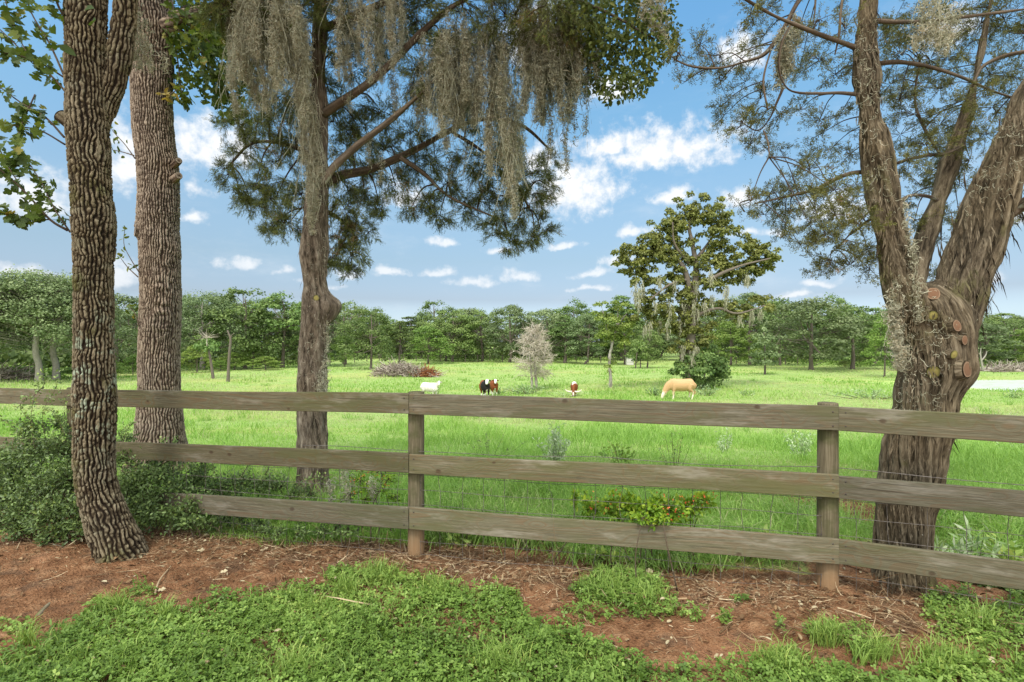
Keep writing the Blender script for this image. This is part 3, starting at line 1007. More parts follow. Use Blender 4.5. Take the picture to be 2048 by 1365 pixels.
for q in TW1:
    dz = rng.uniform(-.25, .3)
    P, R = pxpath([(a, b, c * .62, dz * i / 2) for i, (a, b, c) in enumerate(q)], Z1 - .05)
    C, r = tube(tw, P, R, 6, 26, t=.4)
    n = 40
    i = rng.integers(5, 26, n)
    pos = C[i] + rng.normal(0, .02, (n, 3))
    ax = unit(rdir(n) * .9 + (C[25] - C[5]) / np.linalg.norm(C[25] - C[5]) + np.array([0, 0, -.25]))
    inst(lf, OAK, pos, ax, unit(rdir(n) * .9 + np.array([0, -.6, .5])), rng.uniform(.05, .10, n), rng.uniform(.042, .08, n), rng.beta(2, 2.8, n))
for (px, py) in [(168, 22), (182, 52), (112, 70), (116, 90), (125, 40)]:
    inst(lf, OVAL, at(px, py, Z1 - .2)[None], rdir(1) + np.array([[.8, 0, -.3]]), np.array([[0, -1, .4]]), .11, .055, .25)
part('twigs', tw, G['limb'], t1)

# --- tree 2: thick grey oak beyond the fence
Z2 = 6.6
t2 = root('oak_tree', (at(320, 900, Z2)[0], Z2, float(gz(-4.5, Z2))), 'thick straight grey oak trunk with knots standing beyond the fence', 'tree')
m2 = MB()
T2 = [(318, 950, 84), (318, 915, 70), (319, 885, 59), (320, 850, 52), (319, 800, 46.5), (318, 720, 44.5), (321, 640, 44.5), (322, 590, 44), (320, 520, 44), (317, 450, 45), (318, 400, 44.5), (315, 330, 44.5), (306, 260, 45), (303, 200, 45), (303, 130, 47), (299, 60, 52), (292, 0, 58), (288, -90, 55), (285, -260, 46), (290, -480, 38), (300, -760, 28)]
P, R = pxpath(T2, Z2)


def bark2(Pw, th, s, r):
    off, a = bark_oak(46, .017, 12, .02, .055, 6.5)(Pw, th, s, r)
    # healed branch scars swell and swirl
    for (px, py, rad, amp) in [(325, 590, .15, .055), (323, 640, .16, .05), (318, 560, .10, .03), (272, 462, .10, .07), (358, 322, .07, .06), (360, 352, .07, .065), (368, 500, .09, .03), (328, 185, .08, .045)]:
        c = at(px, py, Z2 - .23 if 280 < px < 350 else Z2 - .02)
        d = np.linalg.norm(Pw - c, axis=-1)
        off = off + amp * np.exp(-(d / rad) ** 2) * (1 + .35 * np.sin(d * 60))
    return off, a


tube(m2, P, R * .95, 300, 860, bark2)
part('trunk', m2, G['bark2'], t2)
mm = MB()
limb(mm, [(330, 60, 22), (365, 35, 15), (410, 22, 11, .1), (470, 0, 8, .1), (560, -40, 6)], Z2 - .05, 24, bark_oak(9, .01, 9), 70)
part('branch', mm, G['bark2'], t2)
mm = MB()
limb(mm, [(285, -200, 26), (200, -330, 20, -.6), (120, -430, 14, -1.5)], Z2, 16, None, 20)
part('branch', mm, G['bark2'], t2)
for (px, py, d, rd) in [(271, 460, (-.7, -.65, .1), .085), (358, 352, (.75, -.6, .1), .040), (357, 322, (.75, -.6, .15), .034)]:
    stub(t2, at(px, py, Z2 - .15), d, rd, .16, G['bark2'], G['bark2'], int(px))
tw2, lf2 = MB(), MB()
for q in [[(270, 318, 3), (250, 290, 2), (225, 262, 1.4), (222, 245, 1)], [(268, 312, 3), (245, 305, 2), (222, 300, 1.4)], [(278, 545, 3), (262, 520, 2), (248, 490, 1.4), (250, 455, 1)], [(276, 555, 3), (255, 535, 2), (240, 515, 1.2)], [(278, 650, 3), (268, 625, 2), (250, 610, 1.2)], [(340, 190, 3), (352, 182, 2), (362, 175, 1.2)]]:
    C, r = limb(tw2, [(a, b, c * .55, -.15) for a, b, c in q], Z2 - .1, 6, None, 14)
    n = 9
    inst(lf2, OVAL, C[rng.integers(7, 14, n)] + rng.normal(0, .03, (n, 3)), rdir(n), rdir(n), rng.uniform(.05, .09, n), .035, rng.uniform(.3, 1, n))
# its leaves reach into the picture right of the trunk
CL2 = [(395, 60, 50), (440, 110, 50), (470, 60, 45), (390, 130, 40), (430, 170, 38), (470, 170, 40), (365, 90, 30), (455, 215, 32), (350, 175, 22), (485, 120, 40), (365, 200, 18), (405, 20, 50), (480, 230, 20), (420, 70, 45)]
for (px, py, r) in CL2:
    c = at(px, py, Z2 + rng.uniform(-.5, .8))
    rad = r * Z2 / F
    n = int(r * r * .085)
    pos, u = ball(c, (rad, rad * 1.3, rad), n)
    inst(lf2, OAK, pos, unit(rdir(n) + np.array([0, 0, -.5])), unit(rdir(n) + np.array([0, -.4, .7])), rng.uniform(.07, .13, n), rng.uniform(.05, .09, n), rng.beta(2, 2.4, n))
    tube(tw2, [at(340, 40, Z2), (at(340, 40, Z2) + c) / 2 + np.array([0, 0, .12]), c], [.02, .010, .004], 5, 10, t=.3)
inst(lf2, OVAL, at(335, 190, Z2 - .45)[None] + rng.normal(0, .03, (9, 3)), rdir(9), rdir(9), .11, .04, 1.0)
part('twigs', tw2, G['limb'], t2)

# --- tree 3: the moss hung cedar
Z3 = 5.1
t3 = root('cedar_tree', (at(625, 980, Z3)[0], Z3, 0), 'straight cedar hung with spanish moss, its grey stringy trunk left of the middle fence post', 'tree')
m3 = MB()
T3 = [(626, 1010, 44), (626, 975, 36), (625, 930, 33), (624, 850, 31.5), (624, 780, 31), (625, 720, 29), (628, 660, 28), (634, 620, 30), (632, 590, 27), (629, 540, 25.5), (629, 480, 26), (632, 420, 24), (636, 370, 22), (638, 320, 19), (638, 250, 17.5), (637, 170, 15), (639, 80, 14), (641, -20, 13), (645, -200, 11), (650, -420, 8), (655, -640, 5)]
P, R = pxpath(T3, Z3)


def bark3(Pw, th, s, r):
    off, a = bark_cedar(.022, 21, 38, .35, .03)(Pw, th, s, r)
    for (px, py, dz, rad, amp) in [(655, 612, -.03, .10, .11), (662, 640, -.03, .08, .045), (618, 520, -.1, .08, .02), (640, 700, -.13, .09, .03)]:
        d = np.linalg.norm(Pw - at(px, py, Z3 + dz), axis=-1)
        off = off + amp * np.exp(-(d / rad) ** 2)
    return off, a


tube(m3, P, R, 130, 760, bark3)
# shredding strips of bark down the sides
n = 420
py = rng.uniform(440, 960, n)
sd = np.where(rng.random(n) < .5, -1, 1)
base = np.array([at(np.interp(-b, [-q[1] for q in T3], [q[0] for q in T3]) + c * np.interp(-b, [-q[1] for q in T3], [q[2] for q in T3]) * kq, b, Z3 - np.interp(-b, [-q[1] for q in T3], [q[2] for q in T3]) * Z3 / F * math.sqrt(1.0 - kq * kq * .98) - .004) for b, c, kq in zip(py, sd, rng.uniform(0, 1.0, n))])
inst(m3, DIAMOND, base, unit(np.stack([sd * rng.uniform(.05, .4, n), 0 * py - .2, np.sign(rng.normal(size=n)) * 1.0], -1)), unit(np.stack([sd, -1 + 0 * py, 0 * py], -1)), rng.uniform(.04, .13, n), rng.uniform(.005, .014, n), rng.uniform(.3, 1, n))
part('trunk', m3, G['bark3'], t3)
stub(t3, at(633, 597, Z3 - .145), (.1, -1, .1), .028, .07, G['cut_green'], G['bark3'], 8)
stub(t3, at(669, 614, Z3 - .06), (.85, -.3, -.25), .034, .10, G['bark3'], G['bark3'], 9)
LIMBS3 = []
def limb3(pts, mat='limb', dz=0.0, na=14, nl=50):
    mm = MB()
    C, r = limb(mm, pts, Z3 + dz, na, bark_cedar(.004, len(LIMBS3) + 30, 60, .3, .006, False), nl)
    part('branch', mm, G[mat], t3)
    LIMBS3.append(C)
limb3([(645, 368, 8.5), (668, 335, 7.5, -.05), (715, 292, 7, -.15), (770, 250, 6.5, -.25), (815, 212, 5, -.35), (852, 178, 3.5, -.42), (872, 156, 1.5, -.45)], 'limb_pale', -.08)
limb3([(650, 365, 11), (690, 350, 9, .1), (740, 340, 8, .2), (800, 315, 7, .3), (850, 290, 6, .4), (900, 262, 5, .5), (960, 240, 4, .6), (1040, 250, 3, .7), (1100, 300, 2, .8)], 'limb', .05)
limb3([(645, 230, 10), (690, 200, 9, -.1), (740, 165, 8, -.2), (790, 120, 7, -.3), (850, 60, 6, -.4), (930, 0, 5, -.5), (1100, -60, 4, -.6), (1280, -40, 2, -.7)], 'limb', -.02)
limb3([(632, 150, 8), (590, 90, 6, -.2), (540, 40, 5, -.35), (480, 20, 4, -.5), (440, 30, 2, -.6)], 'limb', -.05)
limb3([(640, 330, 8), (600, 300, 5, .2), (550, 285, 4, .4), (500, 290, 3, .6), (460, 330, 2, .7)], 'limb', .1)
limb3([(645, 60, 8), (760, 10, 7, -.3), (900, -40, 6, -.6), (1050, -30, 5, -.8), (1200, 20, 4, -.9), (1310, 80, 2, -1.0)], 'limb', 0)
limb3([(900, 262, 4, .5), (960, 300, 3, .55), (1020, 350, 2.5, .6), (1060, 420, 2, .6)], 'limb', 0)
limb3([(645, 420, 6), (680, 440, 4, .2), (715, 480, 2, .3)], 'limb', .1)
limb3([(800, 315, 5, .3), (850, 350, 4, .4), (900, 395, 3, .5), (1000, 440, 2, .5)], 'limb', 0)
# foliage masses: (px, py, radius px, depth offset)
CL3 = [(470, 250, 34, .6), (520, 235, 40, .5), (560, 260, 44, .4), (500, 300, 40, .6), (465, 350, 26, .7), (510, 375, 34, .6), (555, 340, 44, .4), (590, 300, 36, .3), (545, 410, 34, .5), (505, 410, 26, .6), (575, 450, 30, .4), (540, 455, 22, .5), (590, 390, 28, .3), (480, 395, 22, .6), (585, 200, 40, .4), (530, 190, 34, .5),
       (690, 420, 36, .3), (720, 460, 30, .4), (680, 470, 34, .2), (705, 510, 28, .3), (670, 520, 22, .2), (730, 400, 30, .4), (690, 370, 36, .3), (700, 545, 16, .3),
       (720, 260, 44, .5), (770, 300, 40, .5), (700, 310, 36, .4), (760, 220, 40, .4), (820, 270, 40, .5), (830, 330, 34, .6), (790, 370, 30, .5), (760, 415, 22, .5), (745, 340, 30, .4), (870, 320, 36, .6), (900, 380, 36, .7), (860, 400, 26, .6), (820, 420, 22, .6), (880, 430, 26, .6), (930, 420, 26, .7),
       (980, 330, 40, .7), (1020, 300, 36, .7), (1050, 350, 44, .7), (1010, 380, 44, .7), (970, 400, 34, .7), (1060, 400, 40, .7), (1095, 330, 28, .8), (1030, 440, 40, .6), (1080, 455, 30, .6), (985, 460, 30, .6), (1020, 490, 20, .6), (1100, 375, 26, .8), (960, 350, 30, .7), (930, 320, 30, .6), (1070, 480, 18, .6), (1000, 265, 36, .6),
       (690, 130, 40, .2), (740, 90, 50, .1), (810, 60, 55, 0), (870, 40, 60, -.3), (930, 30, 60, -.5), (990, 40, 60, -.6), (1050, 50, 60, -.7), (1110, 40, 60, -.7), (1160, 70, 55, -.7), (890, 110, 50, -.3), (840, 160, 46, -.2), (910, 190, 40, -.2), (1100, 110, 46, -.6), (1140, 150, 40, -.6), (940, 230, 36, .1), (1040, 120, 46, -.5),
       (460, 20, 50, -.4), (520, 0, 60, -.4), (590, 0, 60, -.3), (660, 20, 60, -.2), (610, 120, 46, 0), (560, 70, 50, -.3), (430, 10, 40, -.4), (720, 20, 60, -.2), (785, 5, 50, -.2), (660, 190, 40, .2), (680, 250, 36, .3), (610, 230, 40, .3)]
CL3 += [(px + rng.normal(0, 25), py + rng.normal(0, 14), rng.uniform(44, 60), rng.uniform(-.7, .4)) for px, py in [(440, -70), (520, -90), (600, -80), (690, -90), (780, -90), (870, -100), (960, -90), (1060, -80), (1150, -70), (1240, -70), (480, -170), (570, -190), (660, -190), (750, -200), (850, -190), (950, -180), (1060, -170), (560, -290), (660, -310), (760, -300), (860, -280)]]
f3, tw3 = MB(), MB()
LP = np.concatenate(LIMBS3 + [crom(pxpath(T3, Z3)[0], 300)[0][120:]])
for (px, py, r, dz) in CL3:
    Zc = Z3 + dz + rng.normal(0, .12)
    c = at(px, py, Zc)
    rad = r * Zc / F
    # a few drooping boughs fill the clump, sprays grow along each
    k0 = LP[np.argmin(np.linalg.norm(LP - c, axis=1) + 2.0 * np.maximum(0, LP[:, 2] - c[2] - .5))]
    mid = (k0 + c) / 2 + np.array([0, 0, .04 + .1 * rng.random()])
    tube(tw3, [k0, mid, c], [.011, .008, .004], 5, 10, t=.3)
    nb = max(7, int(r * .75))
    tips, u = ball(c, (rad * 1.25, rad * 1.7, rad * 1.15), nb, .0)
    heads, u = ball(c, (rad * .6, rad * .8, rad * .5), 4, .5)
    for tip in tips:
        h0 = heads[np.argmin(np.linalg.norm(heads - tip, axis=1))]
        tip = tip + np.array([0, 0, -.25 * np.linalg.norm((tip - c)[:2])])
        q = np.array([h0, h0 * .45 + tip * .55 + np.array([0, 0, .03]), tip])
        C, rr = tube(tw3, q, [.0035, .0024, .0012], 3, 9, t=.3, cap=False)
        n = 34
        i = rng.integers(3, 9, n)
        pos = C[i] + rng.normal(0, .024, (n, 3)) * np.array([1, 1, .7])
        d = unit(tip - h0)
        ax = unit(d[None] * .9 + rdir(n) * .75 + np.array([0, 0, -.15]))
        t = np.clip(rng.normal(.42, .2, n) + .3 * (vnoise(np.array([tip * 4.0]), 2)[0] - .5) + (.5 if rng.random() < .05 else 0), 0, 1)
        inst(f3, SPRIG, pos, ax, unit(rdir(n) * .8 + np.array([0, -.4, .7])), rng.uniform(.036, .078, n), rng.uniform(.036, .072, n), t)
part('twigs', tw3, G['limb'], t3)
part('foliage', f3, G['cedar'], t3)
# broad leaved growth mixed into the cedar's right end
CLB = [(1200, 90, 46), (1250, 120, 40), (1285, 70, 46), (1310, 110, 28), (1225, 170, 36), (1270, 165, 30), (1180, 120, 40), (1240, 30, 55), (1300, 20, 50), (1335, 60, 24), (1290, 160, 18), (1165, 30, 55), (1190, 165, 22), (1330, 100, 18), (1350, 85, 12)]
fb = MB()
for (px, py, r) in CLB:
    c = at(px, py, Z3 - .9 + rng.normal(0, .15))
    rad = r * 4.2 / F
    k0 = LP[np.argmin(np.linalg.norm(LP - c, axis=1))]
    n = int(r * r * .17)
    pos, u = ball(c, (rad, rad * 1.4, rad), n)
    inst(fb, OVAL, pos, unit(rdir(n) + u * .4 + np.array([0, 0, -.5])), unit(rdir(n) + np.array([0, -.3, .7])), rng.uniform(.03, .06, n), rng.uniform(.018, .03, n), rng.beta(2, 2.2, n))
part('broad_leaves', fb, G['broad'], t3)

# --- tree 4: forked shaggy cedar on the right
Z4 = 3.19
t4 = root('cedar_tree', (at(1805, 1190, Z4)[0], Z4, 0), 'stout forked cedar with shaggy bark and sawn stubs behind the fence on the right', 'tree')
m4 = MB()
T4 = [(1800, 1215, 84), (1802, 1190, 74), (1804, 1150, 65), (1806, 1090, 59), (1813, 1000, 58), (1828, 920, 61), (1842, 850, 62), (1854, 790, 66), (1868, 740, 73), (1874, 690, 76), (1872, 650, 78), (1868, 620, 76), (1862, 595, 62), (1850, 575, 40)]


def bark4(seed):
    base_ = bark_cedar(.022, seed, 40, .9, .035)

    def f(Pw, th, s, r):
        off, a = base_(Pw, th, s, r)
        for (px, py, dz, rad, amp) in [(1930, 740, -.12, .10, .045), (1905, 700, -.22, .09, .03), (1866, 744, -.24, .08, .03), (1868, 600, -.2, .09, .05), (1925, 665, -.18, .10, .03), (1865, 632, -.22, .07, .02), (1960, 620, 0, .12, .05), (1890, 800, -.2, .1, -.03), (1850, 690, -.24, .07, .02), (1795, 1180, -.15, .12, .03), (1850, 1185, -.15, .1, .03)]:
            d = np.linalg.norm(Pw - at(px, py, Z4 + dz * .78), axis=-1)
            off = off + .75 * amp * np.exp(-(d / rad) ** 2)
        return off, a
    return f


P, R = pxpath(T4, Z4)
tube(m4, P, R, 280, 520, bark4(61))
LL = [(1862, 690, 46), (1838, 640, 46), (1818, 600, 43), (1802, 560, 40), (1790, 510, 36), (1775, 440, 33), (1764, 380, 32), (1754, 310, 31), (1742, 240, 27), (1734, 170, 24), (1732, 100, 24), (1736, 30, 22), (1740, -80, 20), (1735, -300, 16), (1720, -560, 11), (1700, -800, 6)]
P, R = pxpath(LL, Z4 - .02)
tube(m4, P, R, 150, 560, bark_cedar(.018, 63, 40, .8, .03))
LR = [(1868, 800, 34), (1876, 720, 48), (1895, 650, 58), (1914, 600, 60), (1932, 550, 56), (1950, 500, 54), (1982, 400, 55), (2024, 300, 48), (2072, 200, 42), (2120, 90, 36), (2170, -40, 30), (2230, -250, 22), (2300, -500, 14)]
P, R = pxpath(LR, Z4 + .03)
tube(m4, P, R, 210, 500, bark_cedar(.024, 66, 40, .5, .035))
LM = [(1822, 600, 24, .1), (1836, 545, 24, .16), (1848, 490, 23, .2), (1866, 430, 22, .24), (1880, 390, 20, .28), (1896, 340, 17, .3), (1912, 290, 15, .34), (1930, 240, 12, .36), (1945, 180, 8, .4), (1965, 90, 6, .4), (1985, -20, 4, .4), (2000, -150, 2, .4)]
P, R = pxpath(LM, Z4)
tube(m4, P, R, 60, 220, bark_cedar(.014, 69, 46, .8, .03))
V4 = np.concatenate(m4.v)
# long curling strips of loose bark
def flakes(n, path, Z, side, lo, hi, L=(.06, .2), out=(.1, .5)):
    py = rng.uniform(lo, hi, n)
    o = np.argsort([q[1] for q in path])
    ys = np.array([path[i][1] for i in o]); xs = np.array([path[i][0] for i in o]); ws = np.array([path[i][2] for i in o])
    sd = np.where(rng.random(n) < side, 1, -1)
    k = rng.uniform(.0 if n > 300 else .55, 1.0, n)
    px = np.interp(py, ys, xs) + sd * np.interp(py, ys, ws) * k
    zz = Z - .78 * np.interp(py, ys, ws) * Z / F * np.sqrt(np.maximum(0, 1 - k * k)) - .006 - .012 * rng.random(n)
    pos = np.array([at(a, b, c) for a, b, c in zip(px, py, zz)])
    ax = unit(np.stack([sd * rng.uniform(*out, n), -.35 * rng.random(n), np.where(rng.random(n) < .7, -1, 1.0)], -1))
    inst(m4, DIAMOND, pos, ax, unit(np.stack([sd * k, -np.sqrt(1.02 - k * k), 0 * k], -1) + .3 * rdir(n)), rng.uniform(*L, n), rng.uniform(.005, .014, n), rng.uniform(.3, 1.0, n))
flakes(700, LR, Z4 + .03, .6, 200, 720, (.03, .12), (-.1, .3))
flakes(160, LR, Z4 + .03, .72, 380, 720)
flakes(24, LR, Z4 + .03, .97, 540, 650, (.05, .13), (.2, .8))
flakes(900, T4, Z4, .5, 600, 1200, (.03, .09), (-.15, .25))
flakes(600, LL, Z4 - .02, .5, 20, 640, (.03, .11), (-.1, .3))
flakes(50, T4, Z4, .96, 840, 900, (.05, .13), (.1, .8))
part('trunk', m4, G['bark4'], t4)
U4, W4 = CX + F * V4[:, 0] / V4[:, 1], CY - F * (V4[:, 2] - H) / V4[:, 1]
for (px, py, d, rd, mt) in [(1866, 588, (-.25, -1, .25), .052, 'cut_orange'), (1865, 632, (-.1, -1, -.1), .038, 'cut_green'), (1913, 653, (.3, -1, .15), .046, 'cut_orange'), (1928, 681, (.4, -1, .0), .038, 'cut_orange'),
                            (1907, 710, (.2, -1, -.2), .034, 'cut_green'), (1866, 745, (-.1, -1, -.15), .052, 'cut_green'), (1933, 740, (.5, -1, .05), .066, 'cut_orange')]:
    near_ = np.hypot(U4 - px, W4 - py) < 9
    zs_ = V4[near_, 1].min() + .03
    zs_ = V4[near_ & (V4[:, 1] < zs_), 1].mean()
    stub(t4, at(px, py, zs_ - .014), d, rd * .72, .03, G[mt], G['bark4'], int(px + py))
LIMBS4 = []
def limb4(pts, dz=0.0, na=9, nl=40, mat='limb'):
    mm = MB()
    C, r = limb(mm, pts, Z4 + dz, na, bark_cedar(.003, len(LIMBS4) + 80, 60, .3, .005, False), nl)
    part('branch', mm, G[mat], t4)
    LIMBS4.append(C)
limb4([(1735, 105, 7), (1690, 88, 5.5, -.1), (1640, 70, 5, -.15), (1590, 50, 4.5, -.2), (1540, 28, 4, -.25), (1480, -8, 3, -.3), (1440, -40, 2.5, -.3)])
limb4([(1640, -30, 5, .1), (1600, 0, 5), (1575, 45, 5), (1550, 85, 4.5), (1525, 112, 4, -.05), (1490, 124, 3.2, -.1), (1440, 137, 3, -.15), (1385, 134, 2.4, -.2), (1350, 120, 2, -.2), (1335, 105, 1.5, -.2)], .1)
limb4([(1715, 190, 4.5), (1680, 187, 3.8), (1640, 188, 3.4), (1600, 187, 3), (1575, 178, 2.8), (1560, 150, 2.8), (1558, 115, 2.6), (1566, 80, 2.4), (1585, 45, 2)], -.05)
limb4([(1566, 178, 3), (1552, 210, 2.6), (1538, 240, 2.2), (1515, 262, 1.8), (1480, 245, 1.4), (1430, 222, 1.1)], .0)
limb4([(1728, 345, 6), (1700, 348, 5), (1665, 362, 4.2, .1), (1630, 380, 3.4, .15), (1570, 395, 2.6, .2), (1510, 408, 2, .2)], .05)
limb4([(1755, 128, 5), (1800, 125, 4.5), (1860, 135, 4, .1), (1930, 158, 3.6, .2), (1990, 185, 3.4, .3), (2060, 205, 3, .3)], .05)
limb4([(1752, 42, 5), (1800, 45, 4.5), (1870, 42, 4, .1), (1950, 32, 3.6, .15), (2060, 18, 3, .2)], .0)
limb4([(2075, 100, 6, .2), (2020, 110, 5, .2), (1985, 122, 4, .2), (1960, 140, 3.4, .2), (1945, 175, 2.6, .2)], .1)
limb4([(1782, 332, 5), (1810, 322, 4.5), (1850, 312, 4.5, .1), (1890, 308, 4, .15), (1930, 290, 3, .2)], .05)
limb4([(1795, 410, 5), (1820, 392, 4.5, .1), (1860, 395, 4.5, .2), (1885, 410, 4, .25)], .0)
limb4([(1990, 440, 20), (2030, 420, 17), (2070, 395, 15, -.1), (2120, 370, 12, -.2), (2200, 335, 8, -.25), (2290, 290, 4, -.3), (2350, 240, 1.5, -.3)], -.05, 30, 60)
limb4([(1690, -40, 2.4), (1682, 20, 2.2), (1678, 70, 2), (1670, 110, 1.4)], -.1)
limb4([(1632, -40, 2.4), (1630, 20, 2.0), (1624, 70, 1.4)], -.1)
limb4([(1500, 400, 2, .2), (1480, 408, 1.6, .25), (1490, 425, 1.2, .25)], .05)
limb4([(1700, 470, 3, .2), (1740, 440, 4, .1), (1775, 420, 5)], .1)
limb4([(1527, 262, 1.5), (1537, 290, 1.4), (1538, 315, 1.1)], .0)
limb4([(1545, 90, 2), (1527, 160, 1.8), (1535, 220, 1.5)], .05)
limb4([(1700, 470, 2.5, .2), (1670, 500, 2, .25), (1650, 520, 1.5, .3)], .1)
limb4([(1880, 310, 3, .2), (1850, 260, 3, .2), (1830, 200, 2.5, .3), (1840, 120, 2, .3)], .1)
CL4 = [(1360, 110, 26, .4), (1400, 90, 26, .35), (1400, 150, 24, .35), (1440, 110, 34, .45), (1480, 120, 30, .5), (1440, 165, 26, .35), (1490, 165, 26, .3), (1370, 165, 16, .3), (1530, 70, 34, .4), (1500, 30, 30, .4), (1540, 15, 34, .5), (1590, 90, 34, .4), (1600, 140, 34, .45), (1640, 120, 34, .5), (1560, 230, 30, .45), (1510, 230, 26, .5), (1450, 230, 24, .55), (1480, 255, 28, .6), (1500, 290, 26, .5), (1535, 300, 26, .4), (1520, 200, 28, .4), (1440, 215, 16, .5), (1560, 300, 18, .3), (1640, 40, 34, .3), (1690, 60, 34, .4), (1710, 130, 30, .5), (1600, 220, 24, .35), (1640, 240, 26, .4), (1680, 230, 24, .35), (1670, 150, 30, .4), (1640, 270, 16, .3),
       (1500, 405, 26, .5), (1540, 390, 34, .6), (1590, 370, 36, .65), (1620, 340, 30, .5), (1630, 400, 40, .7), (1580, 420, 36, .7), (1530, 430, 28, .55), (1670, 380, 36, .7), (1670, 430, 40, .8), (1620, 450, 38, .75), (1700, 410, 34, .75), (1650, 470, 34, .75), (1690, 480, 34, .7), (1660, 520, 28, .55), (1700, 530, 26, .55), (1735, 500, 26, .6), (1570, 455, 24, .5), (1720, 450, 34, .7), (1740, 540, 20, .5), (1640, 540, 16, .45), (1615, 315, 20, .4), (1730, 380, 22, .5), (1600, 490, 16, .4),
       (1790, 40, 44, .8), (1840, 60, 50, .9), (1900, 40, 54, .9), (1960, 50, 54, .9), (2010, 40, 54, .9), (2050, 70, 54, .9), (1800, 110, 44, .7), (1860, 120, 50, .8), (1920, 110, 50, .8), (1980, 150, 46, .8), (2030, 150, 46, .8), (1830, 170, 40, .65), (1880, 180, 44, .7), (1930, 200, 44, .75), (1985, 215, 40, .75), (1800, 200, 34, .5), (1830, 230, 38, .6), (1880, 250, 40, .75), (1930, 260, 40, .8), (1970, 270, 36, .7), (1850, 290, 40, .85), (1800, 270, 34, .6), (1900, 310, 40, .85), (1940, 320, 34, .7), (1820, 320, 34, .7), (1870, 350, 34, .75), (1920, 370, 32, .65), (1840, 370, 26, .5), (1810, 400, 26, .5), (1890, 430, 26, .5), (1920, 440, 22, .5), (1880, 480, 22, .5), (1860, 540, 20, .4), (1880, 560, 16, .4), (1830, 440, 20, .4), (2040, 440, 18, .4), (2040, 230, 34, .6), (1780, 170, 30, .5), (1770, 80, 34, .6), (1700, 310, 26, .4), (1660, 300, 20, .35), (1720, 260, 22, .3), (2048, 350, 20, .4)]
CL4 += [(px + rng.normal(0, 25), py + rng.normal(0, 14), rng.uniform(44, 56), .75) for px, py in [(1460, -60), (1540, -80), (1620, -70), (1700, -80), (1790, -80), (1880, -80), (1970, -80), (2060, -70), (1500, -170), (1600, -180), (1700, -190), (1800, -190), (1900, -190), (2000, -180), (2100, -150), (1650, -290), (1760, -300), (1880, -300), (2000, -280), (2110, 40), (2150, 180), (2140, 300)]]
f4, tw4 = MB(), MB()
LP4 = np.concatenate(LIMBS4 + [crom(pxpath(LL, Z4)[0], 200)[0][40:], crom(pxpath(LM, Z4)[0], 100)[0][30:], crom(pxpath(LR, Z4)[0], 200)[0][60:]])
for (px, py, r, dn) in CL4:
    Zc = Z4 + rng.normal(.1, .25) + (.35 if px > 1770 else .1)
    c = at(px, py, Zc)
    rad = r * Zc / F
    k0 = LP4[np.argmin(np.linalg.norm(LP4 - c, axis=1))]
    tube(tw4, [k0, (k0 + c) / 2 + np.array([0, 0, .03]), c], [.005, .0035, .002], 4, 9, t=.35)
    nb = max(4, int(r * .36))
    tips, u = ball(c, (rad * 1.25, rad * 1.8, rad * 1.15), nb, .3)
    for tip in tips:
        q = np.array([c + (tip - c) * .05, c + (tip - c) * .55 + rng.normal(0, .012, 3), tip])
        C, rr = tube(tw4, q, [.0022, .0016, .001], 3, 7, t=.35, cap=False)
        n = int(15 * dn + 3)
        i = rng.integers(2, 7, n)
        ax = unit((tip - c)[None] / (np.linalg.norm(tip - c) + 1e-6) * .7 + rdir(n) * .8 + np.array([0, 0, .05]))
        inst(f4, TWIG, C[i] + rng.normal(0, .010, (n, 3)), ax, rdir(n), rng.uniform(.028, .062, n), rng.uniform(.028, .058, n), np.clip(rng.normal(.45, .22, n), 0, 1))
part('twigs', tw4, G['limb'], t4)
part('foliage', f4, G['sprig'], t4)

# the crowns go on above the picture and over the yard
def canopy(tree, spots, tmpl, mat, L):
    mb, wood = MB(), MB()
    for (x, y, z, r, n) in spots:
        if y < 2.5: n = int(n * .4)
        pos, u = ball((x, y, z), (r, r, r * .55), n)
        inst(mb, tmpl, pos, unit(rdir(n) + np.array([0, 0, -.2])), unit(rdir(n) * .8 + np.array([0, 0, 1.0])), rng.uniform(L * .6, L * 1.3, n), rng.uniform(L * .4, L * .8, n), rng.random(n))
    return mb
o1 = canopy(t1, [(a, b, c, d, int(n * .5)) for a, b, c, d, n in [(-3.2, 3.0, 7.2, 1.5, 1400), (-1.6, 2.0, 7.6, 1.5, 1400), (-2.6, .8, 7.4, 1.5, 1200), (-4.4, 1.6, 7.0, 1.4, 1000), (-.6, .5, 8.0, 1.3, 900), (-3.6, -.6, 7.2, 1.3, 800)]], OVAL, 'oakleaf', .16)
lf.v += o1.v; lf.t += o1.t; lf.p += [q + lf.n for q in o1.p]; lf.n += o1.n
part('foliage', lf, G['oakleaf'], t1)
o2 = canopy(t2, [(a, b, c, d, int(n * .5)) for a, b, c, d, n in [(-4.6, 6.6, 8.6, 2.0, 1500), (-6.4, 6.0, 8.0, 1.7, 1000), (-3.2, 5.6, 8.8, 1.6, 1000)]], OVAL, 'oakleaf', .18)
lf2.v += o2.v; lf2.t += o2.t; lf2.p += [q + lf2.n for q in o2.p]; lf2.n += o2.n
part('foliage', lf2, G['oakleaf'], t2)
part('upper_foliage', canopy(t3, [(a, b, c, d, int(n * .5)) for a, b, c, d, n in [(-1.9, 5.0, 6.4, 1.2, 1500), (-.6, 4.4, 6.2, 1.2, 1500), (.6, 4.2, 6.2, 1.1, 1100), (-1.6, 3.6, 6.0, 1.0, 900), (-1.8, 5.0, 7.8, 1.0, 900), (.2, 3.0, 6.4, 1.0, 800)]], OVAL, 'overhead', .15), G['overhead'], t3)
